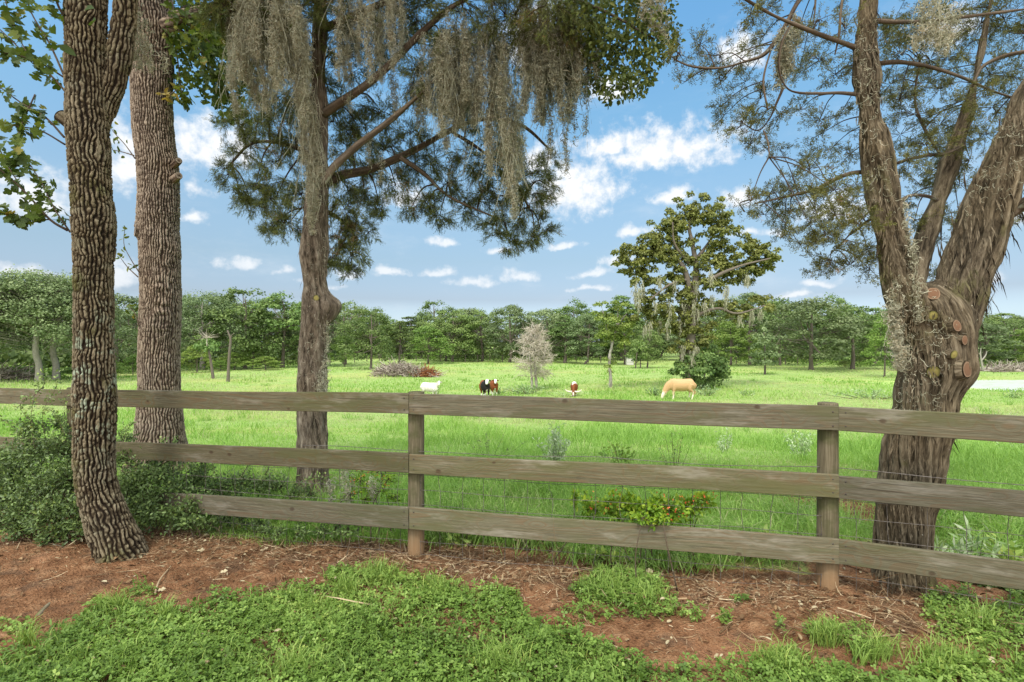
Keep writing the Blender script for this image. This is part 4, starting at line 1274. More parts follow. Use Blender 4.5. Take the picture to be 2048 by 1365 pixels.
part('upper_foliage', canopy(t4, [(a, b, c, d, int(n * .5)) for a, b, c, d, n in [(2.4, 3.2, 6.2, 1.2, 1000), (3.6, 3.2, 6.4, 1.2, 1000), (1.6, 2.0, 6.2, 1.1, 800), (3.2, 1.6, 6.4, 1.2, 800), (2.2, .4, 6.8, 1.2, 700)]], OVAL, 'overhead', .14), G['overhead'], t4)
# ------------------------------------------------------------------ spanish moss
def beard(label, locks, Z, dens=1.0, tone=.55, group='spanish moss hanging in the cedars', wide=.0056):
    """locks: (px, top py, bottom py, radius px, dz); short curling strands hang round each spine"""
    mb = MB()
    for (px, y0, y1, r, dz) in locks:
        z = Z + dz
        n = int((y1 - y0) * dens * (r / 9) * 1.35)
        if n < 3: continue
        u = rng.random(n) ** .9
        taper = np.clip(np.minimum(1.15 - u * .85, .55 + u * 3), .12, 1)
        sw = (fbm(np.stack([u * 3 + px, 0 * u, 0 * u], -1), 2, 3) - .5) * 2
        a = rng.normal(0, .55, n) * taper * r
        start = np.stack([(px + a + sw * r * .7 - CX) * z / F, z + rng.normal(0, .55, n) * taper * r * z / F, H - (y0 + u * (y1 - y0) - CY) * z / F], -1)
        d = unit(rdir(n) * 1.5 + np.array([0, 0, -.6]))
        curls(mb, start, d, rng.uniform(.04, .13, n), rng.uniform(.6, 1.2, n) * wide, 10, .95, .12, np.clip(tone + .08 + .25 * (fbm(start * 9, 2, 5) - .5) + .04 + rng.normal(0, .22, n), 0, .95))
        m = max(1, n // 55)      # a few long threads hold the lock together
        st = start[:m].copy(); st[:, 2] = H - (y0 + rng.random(m) * (y1 - y0) * .35 - CY) * z / F
        curls(mb, st, np.tile([0, 0, -1.0], (m, 1)), (y1 - y0) * z / F * rng.uniform(.6, .95, m), wide * .9, 18, .22, .5, tone)
    c = at(np.mean([q[0] for q in locks]), np.mean([q[1] for q in locks]), Z)
    return top('spanish_moss', mb, G['moss'], c, label, 'spanish moss', group)


def jit(lo, hi, n, y0, y1, r, dz=(0, .3)):
    return [(px + rng.normal(0, 4), rng.uniform(*y0), rng.uniform(*y1), rng.uniform(*r), rng.uniform(*dz)) for px in np.linspace(lo, hi, n)]


beard('wide pale moss curtain filling the top left of the cedar', jit(458, 606, 24, (-70, 60), (95, 225), (7, 13), (-.3, .25)) + [(470, 20, 228, 11, 0), (545, 60, 205, 9, 0), (500, 0, 190, 12, .1), (610, 40, 250, 12, -.1)], Z3 - .45, 2.3, .56)
beard('long pale moss beard clinging down the left side of the cedar trunk', [(612, 90, 330, 12, 0), (618, 170, 440, 12, 0), (628, 230, 420, 11, .02), (606, 120, 290, 9, 0), (634, 300, 415, 9, .03), (622, 380, 470, 6, .02)], Z3 - .2, 2.3, .62)
beard('thin moss strings dangling above the upper cedar limb', jit(680, 810, 13, (-60, 20), (60, 165), (8, 12), (-.2, .2)), Z3 - .4, 1.5, .58)
beard('wispy moss hanging in the middle of the cedar over its limbs', jit(800, 880, 6, (100, 170), (200, 270), (7, 11), (0, .3)) + [(738, 265, 335, 6, .2), (760, 300, 372, 7, .2), (700, 160, 225, 6, 0), (783, 130, 190, 7, 0)], Z3 - .2, 1.3, .5)
beard('heavy olive moss curtain where the pale bare limb ends', jit(880, 1010, 18, (10, 130), (170, 300), (7, 12), (-.25, .3)), Z3 - .5, 2.0, .45)
beard('broken moss curtain over the broken end of the pale limb', jit(835, 960, 14, (60, 170), (180, 280), (6, 11), (-.2, .3)), Z3 - .48, 1.7, .5)
beard('longest moss beard trailing down to a thin tip at the cedar right side', [(985, 120, 350, 12, 0), (1000, 170, 330, 11, .1), (1022, 180, 395, 13, 0), (1030, 200, 436, 11, 0), (1040, 220, 360, 9, .1), (1012, 150, 300, 12, -.1)], Z3 - .5, 2.2, .58)
beard('dark moss strands with thin tips hanging right of the longest beard', jit(1045, 1145, 16, (-30, 70), (150, 250), (8, 13), (-.25, .3)) + [(1100, 120, 318, 6, 0), (1132, 120, 345, 6, 0), (1085, 110, 250, 9, 0), (1148, 150, 290, 3, 0), (1172, 150, 270, 3, 0)], Z3 - .7, 1.8, .33)
beard('short moss tuft between the dark strands and the broad leaves', [(1160, 60, 190, 11, 0), (1175, 40, 180, 9, .1), (1195, 100, 165, 7, 0)], Z3 - .9, 1.6, .52)
beard('small light moss wisp at the right tip of the cedar', [(1305, -20, 60, 10, 0), (1322, -10, 75, 9, 0), (1290, -30, 40, 9, 0), (1332, 20, 85, 6, 0)], Z3 - 1.1, 1.5, .68)
beard('thin moss threads below the lower right cedar boughs', [(995, 370, 470, 6, .6), (1003, 400, 440, 4, .6), (960, 330, 400, 5, .5), (715, 390, 430, 6, .3), (900, 320, 380, 5, .5), (930, 270, 350, 6, .3)], Z3, 1.1, .55)
beard('moss draped over the dead twig left of the forked cedar', [(1568, 60, 150, 11, 0), (1580, 50, 140, 9, .05), (1560, 90, 176, 7, 0), (1590, 30, 90, 8, .05)], Z4 + .05, 2.2, .42)
beard('grey moss fringe on the left edge of the forked cedar', [(1788, 610, 700, 8, 0), (1796, 640, 735, 9, .02), (1784, 590, 650, 5, 0), (1802, 690, 740, 8, -.05), (1792, 560, 625, 6, 0)], Z4 - .1, 2.0, .68)
beard('moss hanging in the crotch between the forked cedar limbs', [(1812, 440, 560, 5, 0), (1806, 400, 500, 4, 0), (1822, 480, 590, 5, -.03), (1836, 560, 640, 4, -.10)], Z4 - .08, 1.5, .55)
beard('loose moss tangle among the upper right cedar branches', [(1850, -10, 80, 14, 0), (1875, 0, 95, 13, 0), (1900, 10, 80, 12, .1), (1830, 50, 100, 12, 0), (1890, 60, 110, 10, 0)], Z4 - .1, .9, .6)
beard('curly moss caught between the two oak trunks', [(268, 10, 120, 13, 0), (285, 40, 140, 13, 0), (300, 80, 145, 10, 0), (255, 30, 110, 9, 0), (330, 110, 145, 8, 0), (240, 60, 100, 6, 0)], Z1 + .3, .8, .62, 'spanish moss on the oaks')

# moss growing flat on the forked cedar: curls that creep over the bark
mb = MB()
for path, Zp, n, lo, hi in ((LL, Z4 - .02, 420, 40, 640), (LR, Z4 + .03, 480, 250, 700), (T4, Z4, 190, 590, 860), (T3, Z3, 130, 440, 800)):
    py = rng.uniform(lo, hi, n)
    keep = fbm(np.stack([py * .012 + Zp, 0 * py, 0 * py], -1), 3, 77) + rng.normal(0, .1, n) > .47
    py = py[keep]; n = len(py)
    o = np.argsort([q[1] for q in path])
    ys, xs, ws = (np.array([path[i][j] for i in o], float) for j in (1, 0, 2))
    kk = rng.uniform(-.95, .95, n)
    ww = np.interp(py, ys, ws)
    px = np.interp(py, ys, xs) + kk * ww
    zz = Zp - ww * Zp / F * (.95 if Zp > 4.5 else .80) * np.sqrt(1 - kk * kk) - rng.uniform(.015, .04, n)
    pos = np.array([at(a, b, c) for a, b, c in zip(px, py, zz)])
    curls(mb, pos, unit(rdir(n) * np.array([1, .35, 1]) + np.array([0, -.1, -.4])), rng.uniform(.03, .10, n), .0034, 9, .7, .10, np.clip(rng.normal(.62, .16, n), 0, .95))
top('bark_moss', mb, G['moss'], at(1800, 500, Z4), 'curly moss creeping over the bark of the two cedars', 'moss', None, 'stuff')


# ------------------------------------------------------------------ shrubs and weeds near the fence
def leafy(mb, wood, clumps, leaf, dens, size, tmpl=OVAL, wl=.5, up=.3, tlo=.45):
    for (px, py, r, Z) in clumps:
        c = at(px, py, Z)
        rad = r * Z / F
        ns = max(6, int(r * .42))
        tips, u = ball(c, (rad, rad * 1.1, rad * .95), ns, .3)
        g = np.array([c[0] + rng.normal(0, .1), c[1] + rng.normal(0, .06), float(gz(c[0], c[1]))])
        tube(wood, [g, (g + c) / 2 + rng.normal(0, .04, 3), c], [.005, .0035, .002], 4, 9, t=.55)
        for tip in tips:
            q = np.array([c + (tip - c) * .05, c + (tip - c) * .5 + rng.normal(0, .02, 3), tip])
            C, rr = tube(wood, q, [.003, .002, .001], 3, 8, t=.35, cap=False)
            n = int(dens * r * .95)
            i = rng.integers(1, 8, n)
            pos = C[i] + rng.normal(0, rad * .16, (n, 3))
            d = unit(tip - c)
            ax = unit(d[None] * .6 + rdir(n) * .8 + np.array([0, 0, up * .4]))
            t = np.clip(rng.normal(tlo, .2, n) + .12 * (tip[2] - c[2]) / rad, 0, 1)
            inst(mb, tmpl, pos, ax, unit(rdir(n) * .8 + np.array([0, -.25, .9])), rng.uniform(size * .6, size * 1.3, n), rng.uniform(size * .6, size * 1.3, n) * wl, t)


def shrub(label, clumps, mat, dens, size, sprigs=(), extra=None, name='shrub', cat='shrub', **kw):
    mb, wood = MB(), MB()
    leafy(mb, wood, clumps, None, dens, size, **kw)
    for (pts, Z, n) in sprigs:
        n = int(n * 2.6)
        C, r = limb(wood, [(a, b, .9 - .18 * i) for i, (a, b) in enumerate(pts)], Z, 4, None, 20)
        i = rng.integers(3, 20, n)
        inst(mb, OVAL, C[i] + rng.normal(0, .016, (n, 3)), unit(rdir(n) + np.array([0, 0, .5])), unit(rdir(n) + np.array([0, -.3, .8])), rng.uniform(.6, 1.2, n) * size, rng.uniform(.6, 1.2, n) * size * .5, rng.uniform(.5, 1, n))
    c = clumps[0]
    p0 = at(c[0], c[1], c[3])
    ro = root(name, (p0[0], p0[1], float(gz(p0[0], p0[1]))), label, cat)
    part('stems', wood, G['limb'], ro)
    part('foliage', mb, G[mat], ro)
    if extra: extra(ro)
    return ro


shrub('dense dark green shrub left of the leaning oak, covering the fence end',
      [(30, 930, 55, 4.3), (80, 905, 55, 4.2), (130, 900, 50, 4.2), (20, 990, 55, 4.1), (80, 970, 60, 4.0), (140, 960, 55, 4.0), (40, 1030, 50, 3.9), (100, 1030, 50, 3.8), (160, 1020, 45, 3.85), (-30, 960, 60, 4.2), (-40, 1030, 60, 4.0), (130, 1065, 34, 3.75), (90, 1085, 26, 3.7), (170, 1060, 26, 3.75), (60, 860, 30, 4.3), (110, 850, 24, 4.3), (-90, 980, 70, 4.3), (40, 1060, 30, 3.8)],
      'bush', 1.0, .028, [([(70, 900), (62, 840), (70, 790), (82, 755)], 4.1, 34), ([(95, 900), (85, 830), (110, 780), (118, 745)], 4.2, 30), ([(110, 900), (128, 850), (130, 800)], 4.15, 24), ([(50, 880), (20, 850), (5, 840)], 4.2, 20), ([(130, 870), (110, 830), (90, 815)], 4.1, 22), ([(68, 850), (40, 815), (60, 790)], 4.1, 22), ([(60, 800), (88, 770), (84, 750)], 4.0, 16)])
shrub('spreading dark green shrub between the leaning oak and the moss hung cedar',
      [(250, 920, 40, 4.2), (280, 950, 48, 4.1), (330, 950, 46, 4.15), (250, 980, 46, 4.0), (300, 1000, 46, 4.0), (360, 980, 44, 4.1), (400, 960, 42, 4.3), (440, 975, 42, 4.35), (350, 1025, 38, 3.95), (390, 1010, 36, 4.0), (300, 1040, 36, 3.9), (480, 965, 38, 4.45), (520, 975, 36, 4.5), (560, 975, 30, 4.5), (330, 915, 32, 4.3), (450, 1035, 22, 4.05), (480, 1042, 22, 4.0), (420, 1050, 22, 3.95), (520, 1048, 18, 4.0), (255, 1020, 30, 3.9), (590, 985, 24, 4.5), (620, 985, 22, 4.5), (250, 880, 24, 4.3), (410, 920, 24, 4.3), (380, 1040, 24, 3.9)],
      'bush', 1.0, .028, [([(245, 900), (250, 870), (262, 850)], 4.2, 24), ([(300, 910), (315, 895), (330, 880)], 4.2, 20), ([(480, 960), (500, 925), (515, 910)], 4.3, 18), ([(430, 950), (425, 915), (440, 895)], 4.2, 18), ([(360, 930), (345, 900), (352, 880)], 4.2, 18), ([(530, 950), (545, 925), (560, 915)], 4.35, 14), ([(600, 960), (640, 955), (665, 950)], 4.4, 18)])


def redbits(cl, n, size, tmpl=DIAMOND):
    def f(ro):
        mb = MB()
        for (px, py, r, Z) in cl:
            pos, u = ball(at(px, py, Z), (r * Z / F,) * 3, n, .6)
            pos[:, 2] += .01
            inst(mb, tmpl, pos, rdir(n), unit(rdir(n) + np.array([0, -.8, .6])), size, size * .8, rng.random(n))
            inst(mb, tmpl, pos, rdir(n), unit(rdir(n) + np.array([0, -.8, .6])), size, size * .8, rng.random(n))
        part('flowers', mb, G['berry'], ro)
    return f


shrub('yellow green weed with small red flowers resting on the lowest board', [(1180, 1010, 26, 3.5), (1220, 1015, 30, 3.45), (1260, 1020, 34, 3.35), (1300, 1020, 36, 3.3), (1340, 1020, 34, 3.3), (1285, 1036, 13, 3.16), (1325, 1036, 12, 3.16), (1380, 1012, 28, 3.3), (1410, 1003, 18, 3.3), (1150, 1000, 16, 3.55), (1255, 1125, 18, 3.5), (1310, 1120, 18, 3.45)],
      'berry_leaf', .85, .034, extra=redbits([(1180, 1000, 22, 3.45), (1205, 1010, 20, 3.4), (1240, 1000, 20, 3.35), (1330, 1008, 24, 3.22), (1365, 1015, 26, 3.25), (1350, 1000, 22, 3.22), (1400, 1000, 16, 3.2), (1420, 1000, 14, 3.2), (1345, 1030, 16, 3.2)], 8, .011), name='flowering_weed', cat='weed', tlo=.5)
shrub('loose reddish weed left of the middle fence post', [(720, 960, 26, 3.95), (745, 985, 28, 3.9), (775, 960, 28, 3.85), (700, 990, 24, 4.0), (760, 940, 20, 3.9), (790, 990, 22, 3.8), (730, 1000, 20, 3.9)],
      'berry_leaf', .45, .024, extra=redbits([(720, 960, 26, 3.95), (745, 950, 26, 3.9), (780, 955, 26, 3.85), (700, 975, 20, 3.95)], 9, .010), name='weed', cat='weed', tlo=.38)
beard('faded moss wisps tangled in the weeds between cedar and middle post', [(692, 935, 1005, 6, 0), (700, 950, 1010, 5, .05), (662, 960, 1010, 6, .1), (745, 955, 1000, 8, -.1)], 3.95, 1.5, .62, 'spanish moss on the fence line')
beard('thin moss fringe on the lower cedar trunk just above the top board', [(650, 720, 800, 7, 0), (640, 750, 800, 6, -.05), (655, 640, 730, 4, .05)], Z3 - .15, 1.5, .62)
shrub('low dark weeds at the foot of the lowest board by the shrub', [(560, 1068, 16, 3.75), (600, 1062, 18, 3.75), (640, 1060, 16, 3.75), (670, 1058, 16, 3.7), (530, 1066, 14, 3.8), (700, 1062, 12, 3.65)], 'bush', 1.0, .026, name='weed', cat='weed')
shrub('dark creeper leaves at the fence foot right of the forked cedar', [(1890, 1155, 20, 3.2), (1930, 1160, 22, 3.15), (1970, 1165, 22, 3.1), (2010, 1170, 24, 3.05), (2050, 1172, 22, 3.0), (1950, 1140, 16, 3.3)], 'bush', 1.2, .034, name='creeper', cat='creeper', tlo=.5)
shrub('green creeper below the board under the red flowers', [(1200, 1115, 14, 3.45), (1230, 1130, 14, 3.4), (1275, 1150, 14, 3.3), (1300, 1130, 14, 3.4), (1340, 1135, 12, 3.4), (1200, 1145, 10, 3.35)], 'clover', .8, .04, name='creeper', cat='creeper', tlo=.7)


def weed(label, px, py, w, h, mat, n_st=10, leaf=.05, wl=.25, nl=16, spread=.5, tlo=.55, group=None, Zf=None):
    Z = Zf or field_Z(px, py)
    p = foot(px, Z)
    hw, hh = w / 2 * Z / F, h * Z / F
    mb, st = MB(), MB()
    for k in range(n_st):
        a = rng.normal(0, .55) * hw * spread * 1.6
        b = rng.normal(0, .4) * hw
        hk = hh * rng.uniform(.6, 1.05) * (1 - .35 * min(1, abs(a) / (hw + 1e-6)))
        base = p + np.array([a * .25, b * .25, -.03])
        q = np.array([base, base + np.array([a * .35, b * .35, hk * .5]), p + np.array([a, b, hk])])
        r0 = max(.003, .00035 * Z)
        C, r = tube(st, q, [r0, r0 * .7, r0 * .4], 4, 12, t=.5, cap=False)
        if mat == 'sage' and Z < 25: nl_ = int(nl * 1.7)
        else: nl_ = nl
        i = rng.integers(3, 12, nl_)
        wl_ = wl * (1.6 if mat == 'sage' and Z < 25 else 1)
        inst(mb, DIAMOND, C[i] + rng.normal(0, leaf * .25, (nl_, 3)), unit(rdir(nl_) + np.array([0, 0, .35])), unit(rdir(nl_) + np.array([0, -.3, .8])), rng.uniform(.6, 1.3, nl_) * leaf, rng.uniform(.7, 1.3, nl_) * leaf * wl_, np.clip(rng.normal(tlo, .2, nl_), 0, 1))
    ro = root('weed', p, label, 'weed', group)
    part('stems', st, G['limb'], ro)
    part('leaves', mb, G[mat], ro)


weed('tall silvery weed just beyond the fence in the middle bay', 1108, 928, 88, 78, 'sage', 16, .07, .2, 20, tlo=.75)
weed('thin sparse dark weed right of the middle fence post', 975, 920, 100, 62, 'bush', 9, .05, .35, 9, .9, .7)
weed('leafy green weed behind the second board, right of the silvery one', 1245, 935, 80, 56, 'clover', 11, .09, .4, 9, .7, .6)
weed('tall thin weed with open twigs behind the red flowers', 1350, 945, 80, 92, 'bush', 10, .045, .4, 10, .8, .85)
weed('pale bushy weed in the middle bay, nearest on the left of the right post', 1600, 918, 90, 58, 'sage', 14, .06, .22, 18, tlo=.6)
weed('pale weed in the grass between the thin weed and the bushy one', 1450, 905, 60, 48, 'sage', 10, .06, .22, 14, tlo=.65)
weed('pale thin weeds in front of the pond, right of the forked cedar', 1985, 862, 120, 50, 'sage', 16, .06, .2, 10, 1.0, .8)
weed('small pale weed at the right edge of the pasture below the pond', 2040, 905, 60, 50, 'sage', 9, .06, .2, 10, .8, .6)
weed('leafy green weed at the wire just right of the middle fence post', 925, 1075, 70, 60, 'clover', 10, .06, .4, 12, .8, .75, Zf=3.8)
weed('dry stalky weed behind the lowest board in the middle bay', 1065, 1085, 70, 75, 'dead', 9, .04, .25, 8, .8, .7, Zf=3.7)
weed('broad leaved green weed left of the right fence post', 1520, 1095, 90, 60, 'clover', 10, .07, .4, 12, .9, .8, Zf=3.5)
weed('pale grassy weed behind the boards right of the forked cedar', 1945, 1095, 90, 90, 'sage', 14, .07, .15, 12, .9, .6, Zf=3.35)
weed('leafy weed behind the lowest board at the right edge', 2025, 1125, 90, 80, 'clover', 12, .07, .4, 12, .9, .7, Zf=3.2)
weed('yellow green weed in the near grass under the thin sparse weed', 985, 1000, 60, 45, 'berry_leaf', 10, .05, .4, 12, .9, .5)
weed('low grey green weed patch under the dead grey tree', 1055, 789, 110, 17, 'sage', 34, .20, .3, 12, .9, .4)
weed('grey green weed clump left of the grazing tan cow', 1308, 792, 32, 20, 'sage', 18, .16, .3, 14, .7, .35)
weed('grey green weed clump right behind the grazing tan cow', 1412, 792, 50, 22, 'sage', 22, .16, .3, 14, .8, .45)
weed('long grey green weed patch left of the forked cedar trunk', 1742, 799, 100, 22, 'sage', 34, .17, .3, 13, .9, .5)
weed('tiny pale weed between the tan cow and the right post', 1492, 793, 30, 16, 'sage', 10, .14, .3, 10, .8, .6)
weed('small weed on the pond bank at the right edge', 2028, 797, 34, 18, 'sage', 12, .14, .35, 12, .8, .3)
weed('pale weeds around the legs of the longhorn', 1128, 795, 60, 14, 'sage', 12, .13, .25, 9, .9, .75)
weed('pale weeds around the legs of the white cow', 875, 797, 46, 22, 'sage', 9, .12, .25, 8, .9, .7)
weed('dark weed at the feet of the brown white faced cow', 1000, 790, 24, 14, 'sage', 10, .14, .35, 12, .8, .15)

# ------------------------------------------------------------------ ground cover, litter
def ground_at(px, py):
    z = np.full(np.shape(px), 0.0)
    for _ in range(4):
        Zd = (H - z) * F / (py - CY)
        x = (px - CX) * Zd / F
        z = gz(x, Zd)
    return np.stack([x, Zd, z], -1)


BX = [-400, 0, 60, 130, 190, 250, 300, 330, 380, 450, 520, 600, 650, 700, 740, 800, 850, 900, 960, 1030, 1070, 1120, 1200, 1300, 1400, 1500, 1600, 1700, 1800, 1900, 2000, 2100, 2500]
BY = [1420, 1330, 1295, 1250, 1212, 1208, 1232, 1245, 1225, 1205, 1200, 1185, 1160, 1160, 1150, 1152, 1150, 1160, 1175, 1185, 1240, 1272, 1300, 1330, 1318, 1328, 1335, 1340, 1332, 1318, 1318, 1325, 1340]
SPOTS = [(1240, 1185, 90, 42, .8), (1300, 1215, 60, 30, .55), (685, 1165, 40, 22, .9), (1180, 1230, 70, 24, .35), (1655, 1272, 40, 16, .8), (1740, 1300, 60, 18, .7), (1900, 1225, 60, 40, .5), (1960, 1265, 90, 35, .6), (2040, 1250, 60, 60, .6), (330, 1228, 26, 12, .7), (1380, 1235, 30, 14, .5), (1450, 1240, 20, 10, .7), (1720, 1265, 26, 12, .5), (600, 1030 + 150, 40, 10, .4), (190, 1110, 30, 10, .4), (1480, 1205, 22, 8, .5), (30, 1260, 40, 14, .4), (280, 1185, 40, 14, .35), (1560, 1260, 14, 8, .6), (1620, 1260, 14, 8, .5)]


def cover(px, py):
    d = py - np.interp(px, BX, BY) + (fbm(np.stack([px * .012, py * .02, 0 * px], -1), 3, 91) - .5) * 90
    m = sstep(-12, 26, d)
    p = fbm(np.stack([px * .009, py * .016, 0 * px + 5], -1), 4, 95)
    m = m * (.35 + .65 * sstep(.33, .46, p))
    for (a, b, rx, ry, s) in SPOTS:
        q = ((px - a) / rx) ** 2 + ((py - b) / ry) ** 2 + (fbm(np.stack([px * .03, py * .05, 0 * px], -1), 2, 97) - .5) * 1.4
        m = np.maximum(m, s * sstep(1.2, .4, q))
    return m


def sample_px(n, x0, x1, y0, y1, fn):
    """points on the ground spread evenly by ground area, kept with probability fn(px, py)"""
    z0, z1 = H * F / (y1 - CY), H * F / (y0 - CY)
    Zd = np.sqrt(rng.uniform(z0 * z0, z1 * z1, n))
    px = rng.uniform(x0, x1, n)
    py = CY + H * F / Zd
    k = rng.random(n) < fn(px, py)
    return px[k], py[k]


cl = MB()
px, py = sample_px(84000, -300, 2350, 1120, 1480, cover)
p = ground_at(px, py)
n = len(p)
tv = np.clip(.45 + .9 * (fbm(p * 3.1, 3, 101) - .5) + rng.normal(0, .17, n), 0, 1)
hgt = (.006 + .055 * rng.random(n) ** 1.3) * (.5 + fbm(p * 6, 2, 102))
p[:, 2] += hgt
inst(cl, CLOVER, p, unit(rdir(n) * np.array([1, 1, .25])), unit(rdir(n) * .55 + np.array([0, 0, 1.0])), rng.uniform(.009, .021, n), None, tv)
px, py = sample_px(30000, -300, 2350, 1120, 1480, cover)
p = ground_at(px, py); n = len(p)
p[:, 2] += rng.uniform(.004, .05, n)
inst(cl, OVAL, p, unit(rdir(n) + np.array([0, 0, .2])), unit(rdir(n) * .7 + np.array([0, 0, 1.0])), rng.uniform(.016, .042, n), rng.uniform(.008, .018, n), np.clip(.4 + .9 * (fbm(p * 3.1, 3, 101) - .5) + rng.normal(0, .2, n), 0, 1))
px, py = sample_px(26000, -300, 2350, 1120, 1480, lambda a, b: cover(a, b) * (.10 + .9 * sstep(.48, .62, fbm(np.stack([a * .006, b * .012, 0 * a], -1), 3, 105))))
p = ground_at(px, py); n = len(p)
blades(cl, p, rng.uniform(.04, .12, n), rng.uniform(.0035, .0065, n), rng.uniform(.2, 1.0, n), np.clip(rng.normal(.66, .16, n), 0, 1))
# grass tufts
for (a, b, r, m) in [(760, 1160, 40, 500), (690, 1190, 25, 200), (230, 1225, 30, 240), (1660, 1285, 30, 260), (1745, 1315, 40, 320), (1560, 1340, 60, 300), (1880, 1330, 60, 300), (330, 1240, 15, 90), (1290, 1205, 40, 160), (50, 1290, 20, 80), (590, 1350, 60, 300), (1000, 1330, 60, 250), (870, 1190, 40, 160), (1960, 1250, 50, 240), (1210, 1180, 50, 260)]:
    p = ground_at(a + rng.normal(0, r * .5, m), b + rng.normal(0, r * .22, m))
    blades(cl, p, rng.uniform(.05, .15, m), rng.uniform(.003, .006, m), rng.uniform(.3, 1.1, m), np.clip(rng.normal(.7, .15, m), 0, 1))
tag(link('clover_cover', cl.mesh('clover_cover', G['clover'])), kind='stuff')

# straw, needles and broken twigs on the bare soil
def litter_p(px, py):
    near = np.exp(-((py - np.interp(px, [0, 400, 830, 1250, 1670, 2048], [1090, 1085, 1120, 1170, 1200, 1265])) / 38) ** 2)
    return np.clip(.12 + .88 * near, 0, 1) * (1 - .75 * cover(px, py)) * sstep(1035, 1070, py + 0 * px) * (.3 + .7 * sstep(150, 420, px))
st = MB()
for n0, L, wd, cr in ((48000, (.012, .06), .0022, .12), (8000, (.06, .2), .003, .16), (700, (.15, .5), .0055, .13)):
    px, py = sample_px(n0, -200, 2250, 1045, 1365, litter_p)
    p = ground_at(px, py); n = len(p)
    p[:, 2] += rng.uniform(.003, .022, n)
    d = rdir(n) * np.array([1, 1, .12])
    curls(st, p, unit(d), rng.uniform(*L, n), rng.uniform(.6, 1.4, n) * wd, 5, cr, .0, np.clip(rng.normal(.46, .27, n), 0, 1))
tag(link('straw_litter', st.mesh('straw_litter', G['straw'])), kind='stuff')
dl = MB()
px, py = sample_px(11000, -200, 2250, 1045, 1365, lambda a, b: .10 + .9 * litter_p(a, b))
p = ground_at(px, py); n = len(p)
p[:, 2] += rng.uniform(.004, .02, n)
inst(dl, OVAL, p, unit(rdir(n) * np.array([1, 1, .25])), unit(rdir(n) * .5 + np.array([0, 0, 1.0])), rng.uniform(.012, .05, n), rng.uniform(.006, .022, n), rng.random(n) ** 1.9)
px, py = sample_px(1500, -200, 2250, 1150, 1365, lambda a, b: .35 * cover(a, b))
p = ground_at(px, py); n = len(p)
p[:, 2] += rng.uniform(.02, .055, n)
inst(dl, OVAL, p, unit(rdir(n) * np.array([1, 1, .3])), unit(rdir(n) * .7 + np.array([0, 0, 1.0])), rng.uniform(.012, .04, n), rng.uniform(.008, .02, n), rng.random(n))
tag(link('dead_leaf_litter', dl.mesh('dead_leaf_litter', G['dead'])), kind='stuff')
# single sticks and leaves one can point at
def stick(label, pts, r, mat='straw', t=.7):
    q = ground_at(np.array([a for a, b in pts], float), np.array([b for a, b in pts], float)) + np.array([0, 0, r + .008])
    mb = MB(); tube(mb, q, [r, r * .9, r * .6] if len(q) == 3 else list(np.linspace(r, r * .5, len(q))), 6, 24, t=t)
    top('stick', mb, G[mat], q[0], label, 'stick')
stick('pale curved stick on the red soil right of the leaning oak', [(310, 1192), (320, 1165), (342, 1137)], .006)
stick('long thin pale twig lying at the foot of the middle fence post', [(808, 1092), (818, 1122), (850, 1128), (905, 1133), (935, 1122)], .0045)
stick('dark twig lying left of the right fence post base', [(1440, 1272), (1452, 1262), (1466, 1248)], .006, 'straw', .1)
stick('pale twig on the soil right of the right fence post base', [(1675, 1222), (1710, 1232), (1742, 1243)], .006, 'straw', .75)
stick('thin straight twig on the soil in the middle bay', [(1078, 1155), (1105, 1172), (1132, 1188)], .004, 'straw', .5)
stick('short pale twig on bare soil near the middle bay end', [(1438, 1203), (1462, 1205), (1484, 1204)], .004, 'straw', .9)
for lab, a, b, L in [('pale dry leaf at the lower end of the curved stick', 312, 1187, .05), ('yellow dry leaf behind the curved stick', 390, 1108, .06), ('flat pale dry leaf on the soil left of the clover tuft', 612, 1196, .05), ('curled dry leaf on soil between the oak and the middle post', 438, 1150, .05), ('tan dry leaf on red soil under the middle bay', 1290, 1150, .06)]:
    q = ground_at(np.array([float(a)]), np.array([float(b)])) + np.array([0, 0, .012])
    mb = MB(); inst(mb, OAK, q, np.array([[.8, .3, .1]]), np.array([[.1, -.3, 1]]), L, L * .7, .9)
    top('dry_leaf', mb, G['dead'], q[0], lab, 'leaf')

# ------------------------------------------------------------------ pasture grass
n = 118000
py = 1080 - 352 * rng.random(n) ** 1.25
px = rng.uniform(-320, 2370, n)
zt = np.geomspace(2.0, 140, 900)
yt = CY + F * (H - drop(zt)) / zt
Zd = np.interp(-py, -yt, zt)
x = (px - CX) * Zd / F
k = (Zd > fence_y(x) + .05 + rng.uniform(0, .3, n) ** 2)
for (a, b, r) in [(1690, 1012, .42), (1810, 1150, .32)]:
    zz = H * F / (b - CY)
    k &= np.hypot(x - (a - CX) * zz / F, Zd - zz) > r * rng.uniform(.5, 1.3, n)
e = 43.6 - .09 * (x - 34) + .0018 * (x - 34) ** 2 + np.interp(x, [30, 36], [2.2, 0])
k &= ~((x > 29) & (np.abs(Zd - e) < np.interp(x, [28, 31, 36, 48, 60, 110, 130], [.01, 1.0, 4.2, 6.8, 7.5, 7, .01])))
x, Zd = x[k], Zd[k]
p = np.stack([x, Zd, gz(x, Zd) - .01], -1)
n = len(p)
lush = fbm(np.stack([x * .30, Zd * .22, 0 * x], -1), 3, 111)
pal = .02 + fbm(np.stack([x * .05, Zd * .12, 0 * x], -1), 4, 113)
gr = MB()
